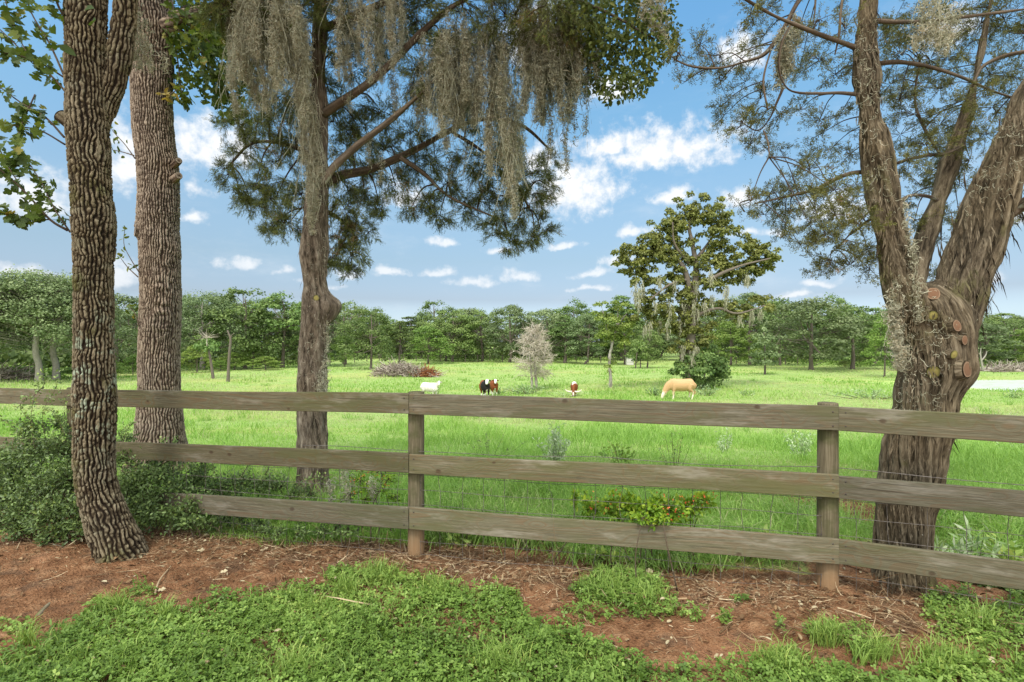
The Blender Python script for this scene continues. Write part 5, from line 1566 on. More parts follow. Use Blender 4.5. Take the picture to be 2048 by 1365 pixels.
for rep in range(4):
    q = p + np.stack([rng.normal(0, .03 + .006 * Zd, n), rng.normal(0, .03 + .006 * Zd, n), 0 * x], -1)
    hgt = (.05 + .15 * rng.random(n) ** 1.4) * (.55 + .9 * sstep(.42, .62, lush)) * (1 + .004 * Zd)
    hgt *= lerp(.75, 1.0, sstep(0, 3, Zd - 5)) * (1 + 1.1 * sstep(.55, .75, fbm(np.stack([x * 1.3, Zd * 1.0, 0 * x], -1), 3, 117)))
    t = np.clip(.40 + .9 * (lush - .5) * -.6 + .55 * sstep(.47, .66, pal) * sstep(9, 22, Zd) + rng.normal(0, .15, n), 0, 1)
    blades(gr, q, hgt, np.maximum(.0045, .0011 * Zd) * rng.uniform(.7, 1.3, n), rng.uniform(.3, 1.3, n), t)
# rank tufts along the fence and weedy spots
for (a, b, r, m, hh) in [(950, 1060, 60, 900, .24), (1050, 1080, 60, 900, .24), (1130, 1075, 50, 700, .22), (880, 1070, 40, 500, .2), (1480, 1090, 60, 700, .2), (1560, 1040, 60, 700, .2), (1420, 1120, 50, 500, .18), (1900, 1060, 60, 900, .26), (1980, 1040, 70, 1000, .28), (2040, 1090, 60, 900, .26), (1640, 1060, 40, 500, .2), (1960, 1120, 60, 700, .2), (1180, 1110, 60, 600, .18), (1330, 1125, 60, 600, .18), (1060, 1000, 70, 600, .26), (960, 1000, 70, 600, .24), (1540, 1110, 50, 500, .18)]:
    p = ground_at(a + rng.normal(0, r * .6, m), b + rng.normal(0, 12, m))
    p = p[p[:, 1] > fence_y(p[:, 0]) + .03]; m = len(p)
    blades(gr, p, rng.uniform(.3, 1.25, m) * hh, rng.uniform(.004, .010, m), rng.uniform(.5, 1.7, m), np.clip(rng.normal(.5, .28, m), 0, 1))
for m, k0, hl, tm, ts in ((1100, 24, (.18, .42), .26, .16), (650, 16, (.16, .36), .93, .08), (500, 14, (.12, .26), .62, .15)):
    py = 1070 - 330 * rng.random(m) ** 1.1
    px = rng.uniform(-320, 2370, m)
    Zc = np.interp(-py, -yt, zt)
    xc = (px - CX) * Zc / F
    kk_ = (Zc > fence_y(xc) + .25) & (fbm(np.stack([xc * .22 + tm * 40, Zc * .3, 0 * xc], -1), 3, 131) > .49)
    xc, Zc = np.repeat(xc[kk_], k0), np.repeat(Zc[kk_], k0)
    q = np.stack([xc + rng.normal(0, .05 + .004 * Zc), Zc + rng.normal(0, .05 + .004 * Zc), 0 * xc], -1)
    q[:, 2] = gz(q[:, 0], q[:, 1]) - .01
    n = len(q)
    blades(gr, q, rng.uniform(*hl, n), np.maximum(.006, .0010 * Zc), rng.uniform(.3, 1.4, n), np.clip(rng.normal(tm, ts, n), 0, 1))
tag(link('pasture_grass', gr.mesh('pasture_grass', G['grass'])), kind='stuff')
# ------------------------------------------------------------------ distant trees
def sticks(mb, A, B, r, t=.5):
    A, B = np.asarray(A, float), np.asarray(B, float)
    n = len(A)
    d = unit(B - A)
    s = unit(np.cross(d, rdir(n))); u = np.cross(d, s)
    r = np.broadcast_to(np.asarray(r, float), (n,))[:, None]
    V = np.stack([A + s * r, A + (-.5 * s + .87 * u) * r, A + (-.5 * s - .87 * u) * r, B + s * r * .5, B + (-.5 * s + .87 * u) * r * .5, B + (-.5 * s - .87 * u) * r * .5], 1)
    b = (np.arange(n) * 6)[:, None]
    mb.add(V.reshape(-1, 3), [np.concatenate([b + np.array([[i, (i + 1) % 3, 3 + (i + 1) % 3, 3 + i]]) for i in range(3)])], np.repeat(np.broadcast_to(np.asarray(t, float), (n,)), 6))


def clump_leaves(mb, c, rad, n, size, tbase=.5, flat=.75):
    """leaf tufts on the upper and outer side of one bough"""
    u = rdir(n)
    u[:, 2] = np.where(u[:, 2] < -.25, -u[:, 2] * .6, u[:, 2])
    r = rng.uniform(.62, 1.08, n)
    pos = c + u * r[:, None] * np.array([rad, rad, rad * flat])
    nrm = unit(u * .7 + np.array([0, 0, .35]) + rdir(n) * .6)
    ax = unit(np.cross(nrm, rdir(n)))
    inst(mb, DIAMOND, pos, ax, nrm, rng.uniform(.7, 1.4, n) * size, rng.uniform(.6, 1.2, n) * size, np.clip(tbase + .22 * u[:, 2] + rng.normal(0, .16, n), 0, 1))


def tree_kind(h, w, trunk, kind, leaf, nclump, per, size, seed, bark='farbark', tr=.022, low=.3, lean=0.0, forks=6):
    """a distant tree of its own: trunk with limbs, crown of many leaf boughs"""
    crown, wood = MB(), MB()
    r0 = h * tr
    cz = h * (low + 1) / 2
    pts = np.array([[0, 0, -.3], [lean * h * .1, 0, h * low * .5], [lean * h * .25, rng.normal(0, .02) * h, h * low], [lean * h * .3 + rng.normal(0, .03) * h, 0, h * .7], [lean * h * .32, 0, h * .9]])
    tube(wood, pts, [r0 * 1.35, r0, r0 * .9, r0 * .5, r0 * .2], 9, 22, t=.5)
    cl = []
    for k in range(nclump):
        a = rng.uniform(0, 2 * PI)
        if kind == 'round': f = rng.beta(1.6, 1.3)
        elif kind == 'tall': f = rng.beta(1.2, 1.2)
        else: f = rng.beta(2.2, 1.2)
        z = h * lerp(low, .97, f)
        prof = {'round': math.sqrt(max(.02, 1 - (2 * f - .8) ** 2 * .70)), 'tall': (1 - f) ** .55 * .95 + .12, 'spread': .35 + .85 * math.sin(PI * min(1, f * .78 + .08))}[kind]
        q = w / 2 * prof * rng.uniform(.45, 1.0) ** .6 * (1 + .22 * math.sin(3 * a + seed) + .15 * math.sin(7 * f + seed))
        rad = w * rng.uniform(.06, .17)
        cl.append(np.array([q * math.cos(a) + lean * h * .3 * f, q * math.sin(a), z, rad]))
    for c in cl:
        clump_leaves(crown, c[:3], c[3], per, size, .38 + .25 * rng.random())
    for k in range(forks):
        c = cl[k]
        f = rng.uniform(.35, .8)
        b = pts[2] * (1 - f) + pts[3] * f
        tube(wood, [b, (b + c[:3]) / 2 + np.array([0, 0, -.04 * h]), c[:3]], [r0 * .45, r0 * .3, r0 * .12], 6, 10, t=.5)
    n = nclump
    A = np.array([c[:3] for c in cl]); A0 = np.column_stack([A[:, 0] * .25, A[:, 1] * .25, A[:, 2] - h * .10])
    sticks(wood, A0, A, r0 * .12, .5)
    return wood.mesh('trunk', G[bark]), crown.mesh('crown', G[leaf])


KINDS_ = {
    'oakA': tree_kind(8.5, 8.0, 2, 'round', 'far', 85, 99, .21, 1, low=.10),
    'oakB': tree_kind(8.8, 7.0, 2, 'round', 'far', 80, 99, .21, 2, low=.14),
    'oakC': tree_kind(9.0, 6.4, 2, 'round', 'fargrey', 80, 99, .20, 3, low=.10, lean=.2),
    'oakD': tree_kind(8.6, 7.6, 2, 'round', 'fargrey', 85, 99, .21, 4, low=.15, lean=-.15),
    'tallE': tree_kind(9.5, 5.0, 2, 'tall', 'far', 75, 92, .20, 5, low=.10),
    'lightF': tree_kind(7.5, 6.0, 2, 'round', 'farlight', 75, 96, .20, 6, low=.06),
    'bigG': tree_kind(10.5, 11.0, 2, 'round', 'fargrey', 150, 128, .19, 7, bark='palebark', low=.30, tr=.026, forks=10),
    'openH': tree_kind(9.5, 7.5, 2, 'spread', 'far', 42, 99, .20, 8, low=.38, forks=12),
}
BASE_H = {'oakA': 8.5, 'oakB': 8.8, 'oakC': 9.0, 'oakD': 8.6, 'tallE': 9.5, 'lightF': 7.5, 'bigG': 10.5, 'openH': 9.5}
BASE_W = {'oakA': 8.6, 'oakB': 7.9, 'oakC': 7.0, 'oakD': 8.2, 'tallE': 5.2, 'lightF': 6.5, 'bigG': 12.0, 'openH': 7.6}


def far_tree(kind, px, Z, topy, wpx, label, group=None, cat='tree', rz=None):
    p = foot(px, Z)
    hh = (H - (topy - CY) * Z / F - p[2])
    ww = wpx * Z / F
    o = root('tree', p, label, cat, group, rng.uniform(0, 6.28) if rz is None else rz)
    o.scale = (ww / BASE_W[kind], ww / BASE_W[kind], hh / BASE_H[kind])
    link('trunk', KINDS_[kind][0], o)
    link('crown', KINDS_[kind][1], o)
    return o


GT = 'trees along the far side of the pasture'
FRONT = [('bigG', 78, 43, 548, 235, 'broad grey green oak with a pale trunk left of the leaning oak'), ('bigG', 112, 45, 558, 230, 'grey green oak with a pale leaning trunk partly hidden by the leaning oak'), ('bigG', -70, 42, 552, 240, 'broad oak crown cut off by the left edge of the view'),
         ('oakD', 238, 58, 592, 150, 'grey green tree seen between the two oak trunks'), ('bigG', 405, 66, 590, 175, 'rounded grey green oak just right of the thick grey trunk'), ('oakA', 490, 68, 580, 165, 'dark bushy oak behind the two slim leaning trees'),
         ('oakB', 565, 70, 588, 150, 'dark oak just left of the moss hung cedar trunk'), ('oakC', 640, 74, 604, 130, 'dark tree mostly hidden by the moss hung cedar trunk'), ('openH', 690, 80, 610, 100, 'open topped tree just right of the moss hung cedar trunk'),
         ('oakA', 742, 64, 618, 112, 'dark oak on two close trunks left of the brush pile'), ('tallE', 800, 70, 642, 66, 'narrow dark tree right behind the brush pile'), ('lightF', 856, 80, 655, 82, 'rounded mid green tree behind the brush pile right end'),
         ('oakA', 905, 88, 622, 110, 'dark round oak right of the rounded mid green tree'), ('oakB', 965, 90, 622, 110, 'domed oak left of the standing black cow'), ('oakC', 1020, 84, 612, 110, 'tallest oak of the far row, left of the dead grey tree'),
         ('oakD', 1085, 88, 622, 105, 'oak right behind the dead grey tree'), ('tallE', 1130, 84, 632, 80, 'dark oak just right of the dead grey tree'), ('oakC', 1170, 80, 630, 90, 'grey green oak behind the slender forked tree, left side'), ('oakB', 1250, 82, 640, 100, 'dark oak behind the slender forked tree, right side'),
         ('oakA', 1295, 70, 660, 70, 'small bright tree on a thin trunk left of the tall mossy oak'), ('lightF', 1460, 76, 645, 100, 'yellow green tree right of the tall mossy oak'), ('openH', 1415, 84, 640, 90, 'tree right behind the tall mossy oak'),
         ('openH', 1500, 80, 606, 110, 'open crowned oak over the small grey tree'), ('oakA', 1560, 78, 604, 120, 'dark oak right of the small grey tree'), ('oakD', 1622, 64, 602, 170, 'broad dark oak with a shaded foot left of the forked cedar'), ('oakB', 1705, 66, 612, 150, 'second broad dark oak, nearest left of the forked cedar'),
         ('lightF', 1768, 52, 640, 70, 'light green tree touching the left edge of the forked cedar'), ('tallE', 1750, 74, 616, 90, 'dark narrow oak behind the light green tree by the forked cedar'), ('oakC', 1960, 72, 648, 120, 'grey green tree right of the forked cedar'), ('openH', 2030, 80, 638, 90, 'dark topped tree at the right edge of the view'),
         ('lightF', 2062, 74, 660, 90, 'light green tree cut off by the right edge of the view'), ('oakD', 1880, 78, 640, 120, 'oak hidden behind the forked cedar trunk')]
for kd, px, Z, ty, wp, lab in FRONT:
    far_tree(kd, px, Z, ty, wp * 1.06, lab, GT)
kk = ['oakA', 'oakB', 'oakC', 'oakD', 'tallE', 'oakB', 'openH']
for row, (Z, ty, step) in enumerate(((100, 634, 62), (118, 642, 56))):
    for i, px in enumerate(np.arange(-420, 2480, step)):
        if 1318 < px < 1362 : continue
        jy = rng.normal(-3, 13) - (24 if (i * 5 + row * 2) % 9 == 0 else 0)
        tyy = ty + jy - 26 * math.exp(-((px - 520) / 190) ** 2) - 18 * math.exp(-((px - 1620) / 190) ** 2) + (14 if 700 < px < 830 else 0)
        far_tree(kk[(i * 3 + row) % 7], px + rng.normal(0, 12), Z + rng.normal(0, 3), tyy, step * rng.uniform(1.5, 2.0), 'dark green tree standing in the crowded back rows of the far wood', 'trees in the back rows of the far wood')
for i, px in enumerate([1322, 1340, 1358]):
    far_tree(['oakA', 'oakB', 'oakC'][i], px, 190, 668 + 4 * i, 34, ['small remote tree in the gap left of the tall mossy oak', 'remote tree in the middle of the gap by the tall mossy oak', 'remote tree hard against the tall mossy oak trunk'][i], 'trees remote beyond the gap')
for i, (kd, px, Z, ty, wp) in enumerate([('bigG', -260, 46, 560, 240), ('oakA', -420, 60, 570, 200), ('bigG', 2230, 60, 610, 180), ('oakA', 2400, 64, 600, 180)]):
    far_tree(kd, px, Z, ty, wp, ['second oak beyond the left edge', 'third oak beyond the left edge', 'first oak beyond the right edge', 'second oak beyond the right edge'][i], GT)

# bushes at the wood's edge
BU = [(395, 58, 690, 60, 'dark round bush at the foot of the wood right of the thick oak'), (470, 64, 706, 60, 'bright green bush behind the slim leaning trees'), (505, 66, 690, 50, 'yellow green dome of creeper at the wood edge'), (530, 62, 714, 60, 'low bright bush left of the moss hung cedar'), (690, 72, 672, 50, 'bright green bush right of the moss hung cedar'), (200, 48, 715, 80, 'green bush glimpsed between the oak trunks'), (265, 52, 712, 40, 'small bush beside the thick oak'), (30, 46, 735, 90, 'low green bush under the broad oak at the left edge'), (150, 47, 735, 70, 'low green bush right of the pale leaning trunk'), (440, 62, 722, 40, 'small low bush between the slim leaning trees'), (1690, 70, 722, 30, 'tiny bush under the second broad dark oak'), (2046, 60, 715, 30, 'small yellow green bush by the right brush heap')]
for px, Z, ty, wp, lab in BU:
    o = far_tree('lightF', px, Z, ty, wp, lab, 'bushes at the wood edge', 'bush')
    o.name = 'bush'

# undergrowth and the dark of the wood
ug = MB()
n = 15000
px = rng.uniform(-450, 2500, n)
Zd = np.interp(px, [-450, 120, 330, 600, 760, 900, 1300, 1500, 1700, 2500], [46, 47, 60, 74, 96, 88, 92, 82, 70, 66]) + rng.uniform(0, 9, n)
x = (px - CX) * Zd / F
k = (np.abs(px - 1340) > 26)
x, Zd = x[k], Zd[k]; n = len(x)
hh = .1 + 1.3 * rng.random(n) * fbm(np.stack([x * .25, Zd * .3, 0 * x], -1), 2, 121)
p = np.stack([x, Zd, gz(x, Zd) + hh], -1)
inst(ug, DIAMOND, p, rdir(n), unit(rdir(n) + np.array([0, -.2, .9])), rng.uniform(.18, .4, n), rng.uniform(.12, .3, n), rng.random(n))
tag(link('undergrowth', ug.mesh('undergrowth', G['farlight'])), kind='stuff')
fw = MB()
n = 60000
px = rng.uniform(-600, 2650, n)
Zn = np.interp(px, [-600, 120, 330, 600, 700, 760, 900, 1300, 1500, 1700, 2650], [54, 55, 68, 82, 98, 106, 98, 102, 92, 80, 76])
dep = rng.random(n) ** 1.5
Zd = Zn + dep * 40
x = (px - CX) * Zd / F
k = np.abs(px - 1342) > 20
x, Zd, dep = x[k], Zd[k], dep[k]; n = len(x)
p = np.stack([x, Zd, gz(x, Zd) + (1.6 + 6.0 * dep) * rng.random(n)], -1)
inst(fw, DIAMOND, p, rdir(n), rdir(n), rng.uniform(.4, .9, n), rng.uniform(.3, .7, n), rng.random(n) * .7)
n = 9000
px = rng.uniform(1200, 1500, n); Zd = rng.uniform(205, 225, n)
x = (px - CX) * Zd / F
p = np.stack([x, Zd, gz(x, Zd) + 7.5 * rng.random(n) ** .8], -1)
inst(fw, DIAMOND, p, rdir(n), rdir(n), rng.uniform(.5, 1.1, n), rng.uniform(.4, .9, n), rng.random(n) * .8)
tag(link('far_wood', fw.mesh('far_wood', G['far'])), kind='stuff')


# ------------------------------------------------------------------ single trees in the pasture
def pasture_tree(name, label, Z, px, py, trunk_paths, clumps, leaf, bark, per=1.0, size=.2, branches=(), cat='tree', parts=True, flat=.75, tb=.5):
    p = foot(px, Z)
    ro = root(name, p, label, cat)
    wood = MB()
    dy = 0
    for path in trunk_paths:
        P, R = pxpath(path, Z)
        tube(wood, P, R, 10, 40, bark_cedar(.02, int(px), 12, .4, .05, False) if Z < 45 else None, .5)
    part('trunk', wood, G[bark], ro)
    if len(branches):
        bw = MB()
        for path in branches:
            P, R = pxpath(path, Z)
            tube(bw, P, R, 7, 22, None, .5)
        part('limbs', bw, G[bark], ro)
    if len(clumps):
        cr = MB()
        for (a, b, r) in clumps:
            rad = r * Z / F
            c = at(a, b, Z + rng.normal(0, rad * 1.2))
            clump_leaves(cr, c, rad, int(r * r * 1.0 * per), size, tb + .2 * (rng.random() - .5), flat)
        part('crown', cr, G[leaf], ro)
    return ro


Zo = 38.5
OC = []
for (a, b, rx, ry, n) in [(1392, 420, 42, 20, 14), (1430, 440, 34, 30, 14), (1350, 440, 30, 20, 10), (1400, 470, 60, 24, 18), (1325, 475, 34, 22, 10), (1290, 500, 44, 26, 16), (1262, 510, 28, 26, 10), (1340, 510, 44, 24, 16), (1400, 520, 44, 26, 16), (1450, 490, 26, 36, 12), (1440, 540, 36, 24, 12), (1480, 520, 26, 26, 8), (1505, 495, 26, 18, 9), (1525, 520, 28, 20, 10), (1545, 520, 14, 8, 4), (1500, 550, 30, 18, 8), (1265, 540, 26, 20, 9), (1290, 560, 22, 22, 8), (1385, 560, 50, 22, 16), (1440, 570, 26, 18, 8), (1350, 580, 34, 20, 12), (1310, 610, 28, 22, 12), (1345, 620, 36, 24, 14), (1380, 610, 34, 24, 12), (1400, 640, 30, 20, 8), (1300, 640, 22, 14, 7), (1460, 615, 26, 14, 9), (1480, 632, 16, 10, 5), (1375, 660, 30, 18, 10), (1370, 690, 22, 20, 8), (1400, 680, 22, 18, 8), (1385, 720, 26, 16, 8), (1350, 650, 30, 18, 8), (1520, 610, 26, 10, 6), (1510, 545, 26, 14, 5)]:
    for _ in range(int(n * 1.7)):
        q = rdir(1)[0]; r = rng.random() ** .45
        OC.append((a + q[0] * rx * r * 1.45, b + q[2] * ry * r * 1.55, rng.uniform(6, 10.5)))
oak_limbs = [[(1384, 600, 9), (1372, 550, 8), (1355, 520, 6), (1320, 500, 4, .8), (1280, 505, 2, 1.5)], [(1386, 590, 9), (1392, 540, 8), (1385, 490, 6), (1378, 450, 4), (1392, 415, 2)], [(1392, 570, 7), (1420, 560, 6, -.6), (1450, 545, 5, -1), (1490, 530, 3, -1.4), (1540, 518, 2, -1.5)], [(1392, 520, 6), (1415, 490, 4, .5), (1440, 450, 2, .8)],
             [(1386, 640, 7), (1410, 625, 5, -.5), (1440, 618, 4, -1), (1475, 628, 3, -1.4), (1530, 612, 2, -1.5)], [(1380, 640, 6), (1350, 622, 4, .4), (1310, 612, 2, .8)], [(1380, 530, 5), (1350, 490, 3, -.5), (1345, 445, 2, -.6)], [(1300, 502, 3, 1), (1272, 540, 2, 1), (1280, 575, 1.5, 1)], [(1375, 560, 5), (1340, 570, 3, -.8), (1300, 600, 2, -1.2)]]
pasture_tree('oak_tree', 'tall moss hung oak rising above the far trees behind the tan cow', Zo, 1381, 780,
             [[(1382, 785, 13), (1381, 765, 11), (1380, 720, 10), (1382, 660, 10), (1384, 610, 9.5), (1386, 585, 8)]], [(a, b, r * 1.05) for a, b, r in OC], 'oaktall', 'farbark', 1.0, .18, [[(q[0], q[1], q[2] * .75) + tuple(q[3:]) for q in l_] for l_ in oak_limbs], flat=.95)
mo = MB()
for (a, b, L) in [(1272, 560, 50), (1278, 570, 60), (1285, 560, 40), (1320, 640, 30), (1300, 640, 34), (1340, 600, 40), (1335, 640, 40), (1392, 560, 36), (1370, 605, 40), (1388, 600, 44), (1395, 610, 30), (1450, 580, 40), (1453, 570, 36), (1492, 545, 28), (1496, 550, 20), (1421, 540, 28), (1480, 630, 20), (1505, 620, 20), (1520, 615, 22), (1384, 700, 30), (1392, 690, 26), (1365, 690, 24), (1310, 600, 24), (1290, 650, 20), (1425, 590, 20), (1360, 640, 30), (1270, 580, 30), (1350, 560, 20), (1410, 600, 26), (1320, 555, 24)]:
    m = 40
    z = Zo - 1.2 + rng.normal(0, .6)
    u = rng.random(m)
    st_ = np.stack([(a + rng.normal(0, 2.6, m) * (1.1 - .8 * u) - CX) * z / F, z + rng.normal(0, .1, m), H - (b + u * L * .8 - CY) * z / F], -1)
    curls(mo, st_, unit(rdir(m) * .5 + np.array([0, 0, -1.0])), rng.uniform(.25, .7, m), .045, 5, .25, .4, np.clip(rng.normal(.55, .12, m), 0, .9))
top('spanish_moss', mo, G['moss'], at(1380, 600, Zo - 1), 'pale moss beards hanging all through the tall pasture oak', 'spanish moss')
pasture_tree('bush', 'dark leafy bush around the trunk of the tall mossy oak', 38.0, 1405, 778, [[(1408, 786, 3), (1408, 760, 2), (1412, 730, 1)]],
             [(1400, 745, 26), (1430, 740, 26), (1410, 720, 24), (1365, 740, 16), (1350, 748, 10), (1440, 755, 20), (1395, 765, 18), (1425, 768, 18), (1450, 748, 9), (1375, 755, 12), (1385, 720, 16), (1420, 700, 16), (1360, 728, 12), (1440, 725, 14), (1400, 780, 16), (1345, 745, 8), (1385, 700, 12)], 'far', 'farbark', .9, .2, cat='bush', tb=.42)
pasture_tree('dead_tree', 'bare dead grey tree on two thin trunks in the pasture', 39.5, 1068, 772,
             [[(1064, 778, 2.6), (1063, 750, 2.4), (1060, 715, 2), (1062, 680, 1.3), (1064, 645, .6)], [(1073, 778, 3), (1071, 745, 2.6), (1068, 700, 2), (1070, 670, 1.2), (1072, 650, .6)]], [], 'moss', 'palebark')
dt = MB()
p0 = foot(1068, 39.5)
nb = 150
zz = p0[2] + rng.uniform(1.2, 5.2, nb)
hw = np.interp(zz - p0[2], [1.0, 1.8, 3.2, 4.4, 5.3], [1.2, 1.75, 1.55, .9, .25])
a = rng.uniform(0, 2 * PI, nb)
A = np.stack([p0[0] + 0 * a, p0[1] + 0 * a, zz - .25], -1)
B = A + np.stack([np.cos(a) * hw, np.sin(a) * hw, .45 - .1 * rng.random(nb) * 4], -1) * rng.uniform(.7, 1.1, nb)[:, None]
sticks(dt, A, B, .022, rng.random(nb))
for lev, m, L, r in ((0, 10, .7, .014), (1, 9, .45, .011)):
    f = rng.uniform(.25, 1, (nb, m, 1))
    S = (A[:, None] + (B - A)[:, None] * f).reshape(-1, 3)
    D = unit(np.repeat(unit(B - A), m, 0) * .6 + rdir(nb * m) * .7 + np.array([0, 0, -.12]))
    E = S + D * rng.uniform(.4, 1, (nb * m, 1)) * L
    sticks(dt, S, E, r, rng.random(nb * m))
ro = [o for o in col.objects if o.name.startswith('dead_tree')][0]
part('twigs', dt, G['twigs_pale'], ro)
pasture_tree('tree', 'slender tree with a forked pale trunk and thin green crown', 39.0, 1221, 775,
             [[(1221, 780, 4), (1221, 755, 3.4), (1219, 720, 3), (1224, 690, 2.6), (1232, 660, 2.2), (1236, 630, 1.4), (1232, 605, .8)], [(1224, 690, 1.8), (1214, 660, 1.4), (1205, 620, .8), (1198, 606, .5)], [(1233, 655, 1.5), (1250, 632, 1), (1262, 620, .5)]],
             [(1195, 612, 9), (1210, 608, 7), (1205, 630, 10), (1190, 628, 8), (1230, 608, 8), (1250, 612, 8), (1262, 625, 7), (1220, 635, 12), (1245, 640, 12), (1210, 655, 13), (1235, 660, 13), (1255, 655, 11), (1265, 645, 7), (1200, 675, 11), (1222, 680, 12), (1248, 680, 12), (1262, 670, 9), (1215, 735, 8), (1226, 728, 8), (1220, 745, 7), (1212, 720, 6), (1240, 695, 8), (1208, 692, 8), (1225, 645, 16), (1245, 660, 16), (1212, 670, 16), (1258, 650, 13), (1230, 675, 16), (1200, 640, 12), (1250, 690, 12), (1235, 620, 11)], 'farlight', 'palebark', 1.5, .14, tb=.6)
pasture_tree('tree', 'small grey green tree on a short dark trunk right of the tan cow', 55, 1530, 747, [[(1530, 751, 2.4), (1530, 730, 2.2), (1529, 690, 1.4), (1527, 660, .6)]],
             [(1527, 662, 9), (1518, 676, 11), (1538, 678, 11), (1528, 690, 14), (1512, 695, 11), (1545, 695, 11), (1508, 712, 10), (1522, 712, 13), (1540, 712, 13), (1553, 712, 9), (1515, 728, 10), (1532, 728, 12), (1548, 728, 10), (1505, 724, 7)], 'fargrey', 'farbark', .8, .24, [[(1545, 700, 1), (1553, 690, .8), (1560, 678, .5)], [(1540, 690, 1), (1548, 676, .6), (1556, 668, .4)]])
pasture_tree('tree', 'slim leaning tree with a bare broken top beside the wood', 45, 457, 765, [[(456, 770, 4), (457, 740, 3.2), (459, 705, 2.8), (461, 680, 2.4), (455, 662, 1.6)]], [], 'far', 'farbark', branches=[[(461, 682, 1.6), (463, 672, 1.2), (468, 668, .7)]])
pasture_tree('tree', 'slim tree with dark low crown and bleached dead twigs left of the broken one', 48, 427, 757, [[(427, 762, 3.6), (424, 740, 3), (420, 715, 2.6), (414, 690, 2)]],
             [(412, 700, 14), (424, 700, 12), (400, 695, 12), (415, 685, 12), (432, 690, 9)], 'far', 'farbark', .8, .22)
sn = MB()
for k in range(26):
    A = at(414 + rng.normal(0, 2), 676, 47.8); a = rng.uniform(-.3, PI + .3)
    B = A + np.array([math.cos(a) * .95, rng.normal(0, .3), math.sin(a) * .9]) * rng.uniform(.5, 1.1)
    sticks(sn, [A], [B], .02, [rng.random()])
sticks(sn, [at(414, 692, 47.8)], [at(414, 672, 47.8)], .05, [.6])
ro = [o for o in col.objects if o.get('label', '').startswith('slim tree with dark low crown')][0]
part('dead_twigs', sn, G['twigs_pale'], ro)
pasture_tree('dead_tree', 'bare pale forked dead trunk behind the pond', 56, 1964, 738, [[(1966, 741, 2.6), (1963, 725, 2.2), (1961, 710, 1.6), (1962, 697, .8)], [(1963, 722, 1.8), (1971, 712, 1.4), (1974, 703, .6)], [(1962, 712, 1.2), (1956, 706, .8), (1951, 703, .4)]], [], 'far', 'palebark')
pasture_tree('tree', 'thin trunked tree with a short green crown by the far white box', 68, 1279, 742, [[(1271, 748, 1.6), (1272, 725, 1.3), (1275, 700, .8)], [(1281, 738, 1.3), (1281, 715, 1)]], [(1270, 705, 12), (1285, 700, 13), (1262, 715, 9), (1290, 715, 11), (1278, 690, 12), (1300, 705, 10), (1276, 718, 11)], 'far', 'farbark', .8, .3)

# far wire fence: a thing with its posts
fr = root('pasture_fence', (0, 88, -2), 'thin wire fence on wooden posts along the foot of the far wood', 'fence')
fw_ = MB()
px = np.linspace(660, 1620, 40)
Zs = np.interp(px, [660, 760, 900, 1300, 1620], [78, 92, 86, 88, 76])
for a, z in zip(px, Zs):
    if 1322 < a < 1352: continue
    q = foot(a, z)
    pm = MB(); tube(pm, [q - np.array([0, 0, .3]), q + np.array([0, 0, 1.1]), q + np.array([0, 0, 1.2])], [.07, .07, .05], 6, 6)
    part('post', pm, G['farbark'], fr)
for hgt in (.5, .8, 1.1):
    tube(fw_, [foot(a, z) + np.array([0, 0, hgt]) for a, z in zip(px, Zs)], [.012] * len(px), 4, len(px), cap=False)
part('wires', fw_, G['wire'], fr)
# pale feed box by the wood
fbx = MB()
q = foot(1259, 80)
for (dx, dy, dz, sx_, sy_, sz_) in [(0, 0, .55, .55, .4, .5), (0, 0, 1.1, .62, .46, .05), (0, -.42, .55, .5, .03, .04)]:
    V = np.array([[i * sx_, j * sy_, k_ * sz_] for i in (-1, 1) for j in (-1, 1) for k_ in (-1, 1)]) + q + np.array([dx, dy, dz])
    fbx.add(V, [np.array([[0, 1, 3, 2], [4, 6, 7, 5], [0, 4, 5, 1], [2, 3, 7, 6], [0, 2, 6, 4], [1, 5, 7, 3]])])
top('feed_box', fbx, plain('pale_paint', (.55, .54, .5)), q, 'small pale box standing at the foot of the far wood', 'box', smooth=False)

# ------------------------------------------------------------------ brush piles
def brush(name, label, px0, px1, base, topy, n, mats, Lr=(.8, 2.6)):
    Z = field_Z((px0 + px1) / 2, base)
    c = foot((px0 + px1) / 2, Z)
    hw, hh = (px1 - px0) / 2 * Z / F, (base - topy) * Z / F
    ro = root(name, c, label, 'brush pile')
    for mat, (f0, f1, hs, m) in mats.items():
        mb = MB()
        u = rng.uniform(f0, f1, m)
        v = rng.uniform(-1, 1, m)
        prof = np.sqrt(np.clip(1 - np.abs((u - (f0 + f1) / 2) / ((f1 - f0) / 2)) ** 1.6, 0, 1)) * np.sqrt(np.clip(1 - v * v, 0, 1))
        z = rng.random(m) ** .7 * prof * hh * hs
        A = c + np.stack([u * hw, v * hw * .45, z], -1)
        d = unit(rdir(m) * np.array([1, 1, .35]) + np.stack([0 * u, 0 * u, .15 + .5 * prof * rng.random(m)], -1))
        L = rng.uniform(*Lr, m)[:, None]
        sticks(mb, A - d * L * .3, A + d * L * .5, rng.uniform(.015, .06, m), rng.random(m))
        part({'brush': 'grey_sticks', 'rust': 'reddish_twigs', 'twigs_pale': 'pale_log'}[mat], mb, G[mat], ro)
brush('brush_pile', 'mound of grey sticks with reddish twigs at its right end in the pasture', 756, 878, 753, 730, 0, {'brush': (-1, .45, 1.0, 1500), 'rust': (.34, .84, .42, 420), 'twigs_pale': (.75, 1.0, .25, 30)})
brush('brush_pile', 'low heap of grey sticks on the far pond bank', 1965, 2090, 743, 733, 0, {'brush': (-1, 1, 1.0, 700)})
brush('brush_pile', 'grey dead branches under the broad oak at the left edge', -60, 60, 762, 738, 0, {'brush': (-1, 1, 1.0, 260)}, (1.2, 3.4))


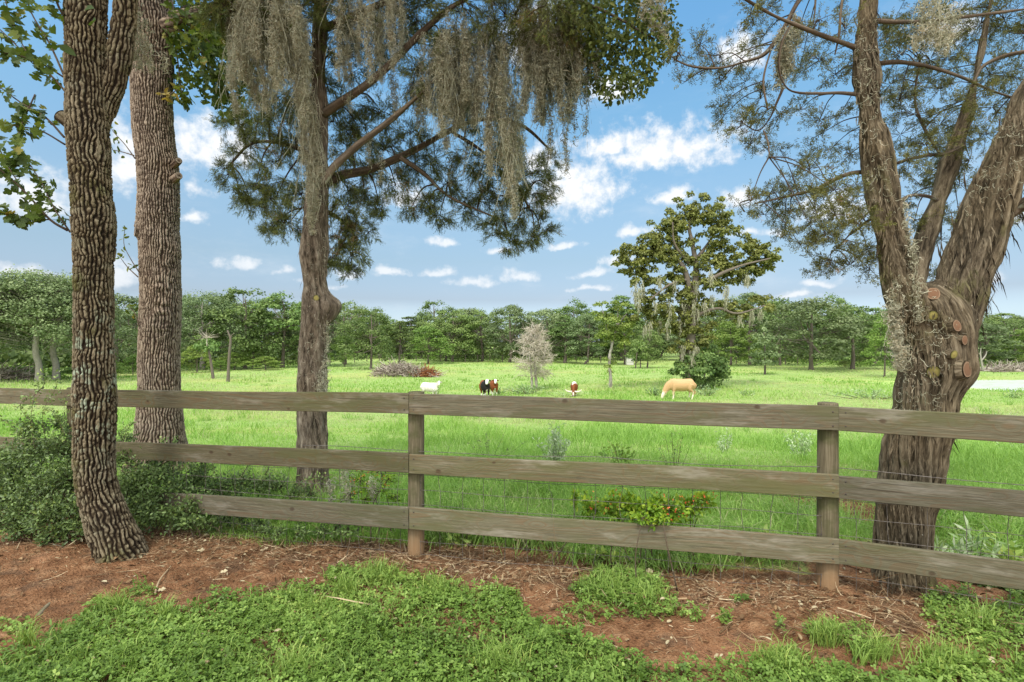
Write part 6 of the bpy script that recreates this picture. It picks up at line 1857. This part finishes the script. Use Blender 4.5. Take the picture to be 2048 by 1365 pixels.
# ------------------------------------------------------------------ cattle
def loft(mb, secs):
    """closed tube of elliptical sections (centre, half width, half height) running roughly along x"""
    na = 18
    S = np.array(secs, float)
    Q, s = crom(np.column_stack([S[:, 0], S[:, 1], S[:, 2], S[:, 3], S[:, 4]]), len(S) * 5)
    C = Q[:, :3]
    T = unit(np.gradient(C, axis=0))
    side = unit(np.cross(np.array([0, 0, 1.0]) + 0 * T, T)) if abs(T[:, 2]).mean() < .8 else np.tile([0, 1.0, 0], (len(T), 1))
    up = np.cross(T, side)
    th = np.linspace(0, 2 * PI, na, endpoint=False)
    V = C[:, None] + side[:, None] * (np.cos(th)[None, :, None] * np.maximum(Q[:, 3], .005)[:, None, None]) + up[:, None] * (np.sin(th)[None, :, None] * np.maximum(Q[:, 4], .005)[:, None, None])
    k = np.arange(len(C) * na).reshape(len(C), na)
    mb.add(V, [np.stack([k[:-1], np.roll(k[:-1], -1, 1), np.roll(k[1:], -1, 1), k[1:]], -1).reshape(-1, 4), k[0][::-1][None], k[-1][None]])


def cow(label, px, Z, rz, scale, pose, mat, paint, horns=False, turn=0.0, hornmat=None):
    mb = MB()
    loft(mb, [(-.92, 0, 1.10, .08, .12), (-.87, 0, 1.06, .22, .29), (-.68, 0, 1.01, .31, .39), (-.38, 0, .97, .35, .41), (-.05, 0, .94, .37, .42), (.25, 0, .95, .35, .42), (.50, 0, .97, .30, .41), (.66, 0, .96, .23, .36), (.77, 0, .98, .12, .21)])
    T = lambda p: np.array(p, float)
    if pose == 'graze':
        neck = [(.48, 0, 1.08, .22, .32), (.78, 0, .92, .17, .28), (1.0, 0, .64, .14, .21), (1.12, 0, .42, .12, .15)]
        hd = [T((1.08, 0, .46)), T((1.17, 0, .30)), T((1.24, 0, .14)), T((1.27, 0, .05))]
    else:
        neck = [(.50, 0, 1.10, .18, .27), (.74, 0, 1.20, .15, .22), (.90, 0, 1.36, .12, .17), (.97, 0, 1.44, .11, .13)]
        ct, sn_ = math.cos(turn), math.sin(turn)
        o = T((.95, 0, 1.45))
        hd = [o, o + T((.14 * ct, .14 * sn_, -.04)), o + T((.28 * ct, .28 * sn_, -.17)), o + T((.36 * ct, .36 * sn_, -.26))]
    loft(mb, neck)
    tube(mb, [hd[0] - (hd[1] - hd[0]) * .5, hd[0], hd[1], hd[2], hd[3]], [.08, .135, .125, .090, .072], 14, 20)
    for sy in (-1, 1):
        w_ = .06 * sy
        tube(mb, [(.48, .17 * sy, .95), (.50, .19 * sy, .66), (.49 + w_, .17 * sy, .40), (.49 + w_, .165 * sy, .13), (.53 + w_, .165 * sy, -.02)], [.15, .105, .060, .048, .062], 10, 22)
        tube(mb, [(-.60, .17 * sy, 1.0), (-.52, .22 * sy, .72), (-.68 - w_, .18 * sy, .47), (-.64 - w_, .17 * sy, .14), (-.61 - w_, .17 * sy, -.02)], [.22, .145, .068, .050, .062], 10, 22)
    tube(mb, [(.60, 0, .78), (.45, 0, .62), (.25, 0, .57)], [.10, .09, .05], 8, 10)
    me0 = mb.mesh('cow_tmp')
    tmp = bpy.data.objects.new('cow_tmp', me0)
    col.objects.link(tmp)
    rm = tmp.modifiers.new('r', 'REMESH'); rm.mode = 'VOXEL'; rm.voxel_size = .026
    sm = tmp.modifiers.new('s', 'SMOOTH'); sm.factor, sm.iterations = .5, 4
    dg = bpy.context.evaluated_depsgraph_get()
    body = bpy.data.meshes.new_from_object(tmp.evaluated_get(dg))
    bpy.data.objects.remove(tmp, do_unlink=True)
    body.name = 'body'
    n = len(body.vertices)
    V = np.empty(n * 3, np.float32); body.vertices.foreach_get('co', V); V = V.reshape(-1, 3).astype(float)
    head = np.linalg.norm(V - (hd[1] + hd[2]) / 2, axis=1) < .27
    jag = (fbm(V * 7, 3, int(px)) - .5)
    t = paint(V, head, jag)
    a = body.attributes.get('t') or body.attributes.new('t', 'FLOAT', 'POINT')
    a.data.foreach_set('value', np.asarray(t, np.float32))
    body.polygons.foreach_set('use_smooth', np.ones(len(body.polygons), bool))
    body.materials.clear(); body.materials.append(mat)
    p = foot(px, Z)
    ro = root('cow', p, label, 'cow', None, rz)
    ro.scale = (scale,) * 3
    link('body', body, ro)
    d = unit(hd[2] - hd[0])
    sv = np.cross([0, 0, 1.0], d) if pose != 'graze' else np.array([0, 1.0, 0])
    sv = sv / np.linalg.norm(sv)
    tt_ = {'ear': t[np.argmin(np.linalg.norm(V - (hd[0] + sv * .13), axis=1))]}
    for s in (-1, 1):
        em = MB()
        b = hd[0] + sv * s * .11 + d * .0
        inst(em, OVAL, b[None], (sv * s + np.array([0, 0, -.15]))[None], (-d + np.array([0, 0, .3]))[None], .20, .13, 0.0)
        inst(em, OVAL, (b - d * .02)[None], (sv * s + np.array([0, 0, -.15]))[None], (d + np.array([0, 0, .3]))[None], .20, .13, 0.0)
        link('ear', em.mesh('ear', mat), ro)
        ey = MB(); e = hd[0] * .35 + hd[1] * .65 + sv * s * .105 + (np.array([0, 0, .035]) if pose != 'graze' else d * 0 + np.array([.03, 0, .0]))
        tube(ey, [e - sv * s * .02, e, e + sv * s * .014], [.02, .024, .012], 8, 5)
        link('eye', ey.mesh('eye', G['eye']), ro)
        if horns:
            hm = MB()
            b = hd[0] + sv * s * .08 - d * .08
            tube(hm, [b, b + sv * s * .28 + np.array([.02, 0, -.03]), b + sv * s * .55 + np.array([.05, 0, .04]), b + sv * s * .72 + np.array([.07, 0, .22])], [.085, .085, .07, .03], 8, 16)
            link('horn', hm.mesh('horn', G['horn']), ro)
    tm = MB()
    tube(tm, [(-.84, 0, 1.14), (-.92, 0, 1.02), (-.92, .02, .72), (-.90, .03, .45), (-.89, .03, .30)], [.035, .026, .018, .04, .012], 7, 18, t=float(np.median(t)))
    link('tail', tm.mesh('tail', mat), ro)
    return ro


G['eye'] = plain('dark_eye', (.01, .008, .006), .3)
G['horn'] = plain('pale_horn', (.66, .61, .50), .5)
tan = cow_mat('tan_hide', (.52, .33, .165), (.64, .50, .33), (.76, .68, .54))
whi = cow_mat('white_hide', (.62, .58, .52), (.72, .69, .64), (.78, .76, .72))
blk = cow_mat('black_hide', (.016, .013, .012), (.20, .062, .020), (.74, .72, .68))
brn = cow_mat('brown_hide', (.21, .062, .020), (.14, .045, .018), (.74, .70, .64))


def paint_tan(V, head, j):
    t = np.zeros(len(V)) + sstep(.72, .5, V[:, 2] + j * .3) * .5
    t = np.where(head, .85, t)
    t = np.where(V[:, 2] < .34 + j * .3, .9, t)
    return t
def paint_white(V, head, j): return .3 + j * .4
def paint_black(V, head, j):
    t = np.where(V[:, 0] + j * .3 < -.02, .5, 0.0)
    t = np.where(head & (V[:, 0] + j * .05 > .93), .95, t)
    return np.where((V[:, 2] < .30 + j * .3) | ((V[:, 2] < .75 + j * .3) & (V[:, 0] > .50) & (np.abs(V[:, 1]) < .08 + j * .2)), .95, t)
def paint_brown(V, head, j):
    t = np.where(head & (V[:, 0] + j * .05 > .95), .95, 0.0)
    return np.where((V[:, 2] < .34 + j * .3) | ((V[:, 2] < .72 + j * .3) & (V[:, 0] > .52) & (np.abs(V[:, 1]) < .08)), .95, t)
def paint_long(V, head, j):
    t = np.where((V[:, 2] + j * .5 > 1.24), .95, 0.0)
    return np.where(head, np.where(np.abs(V[:, 1]) < .06 + j * .1, .95, 0.0), t)


cow('large tan cow with pale face grazing in front of the tall mossy oak', 1362, 31.0, math.radians(176), .90, 'graze', tan, paint_tan)
cow('white cow standing with its head turned to the camera', 860, 32.5, math.radians(-22), .70, 'stand', whi, paint_white, turn=math.radians(-62))
cow('black cow with white face and brown rear standing face on', 970, 32.5, math.radians(-76), .80, 'stand', blk, paint_black, turn=math.radians(-22))
cow('small brown cow with white face standing right of the black one', 988, 34.5, math.radians(-80), .74, 'stand', brn, paint_brown, turn=math.radians(-10))
cow('red longhorn with wide pale horns grazing face on', 1148, 34.0, math.radians(-100), .66, 'graze', brn, paint_long, horns=True)
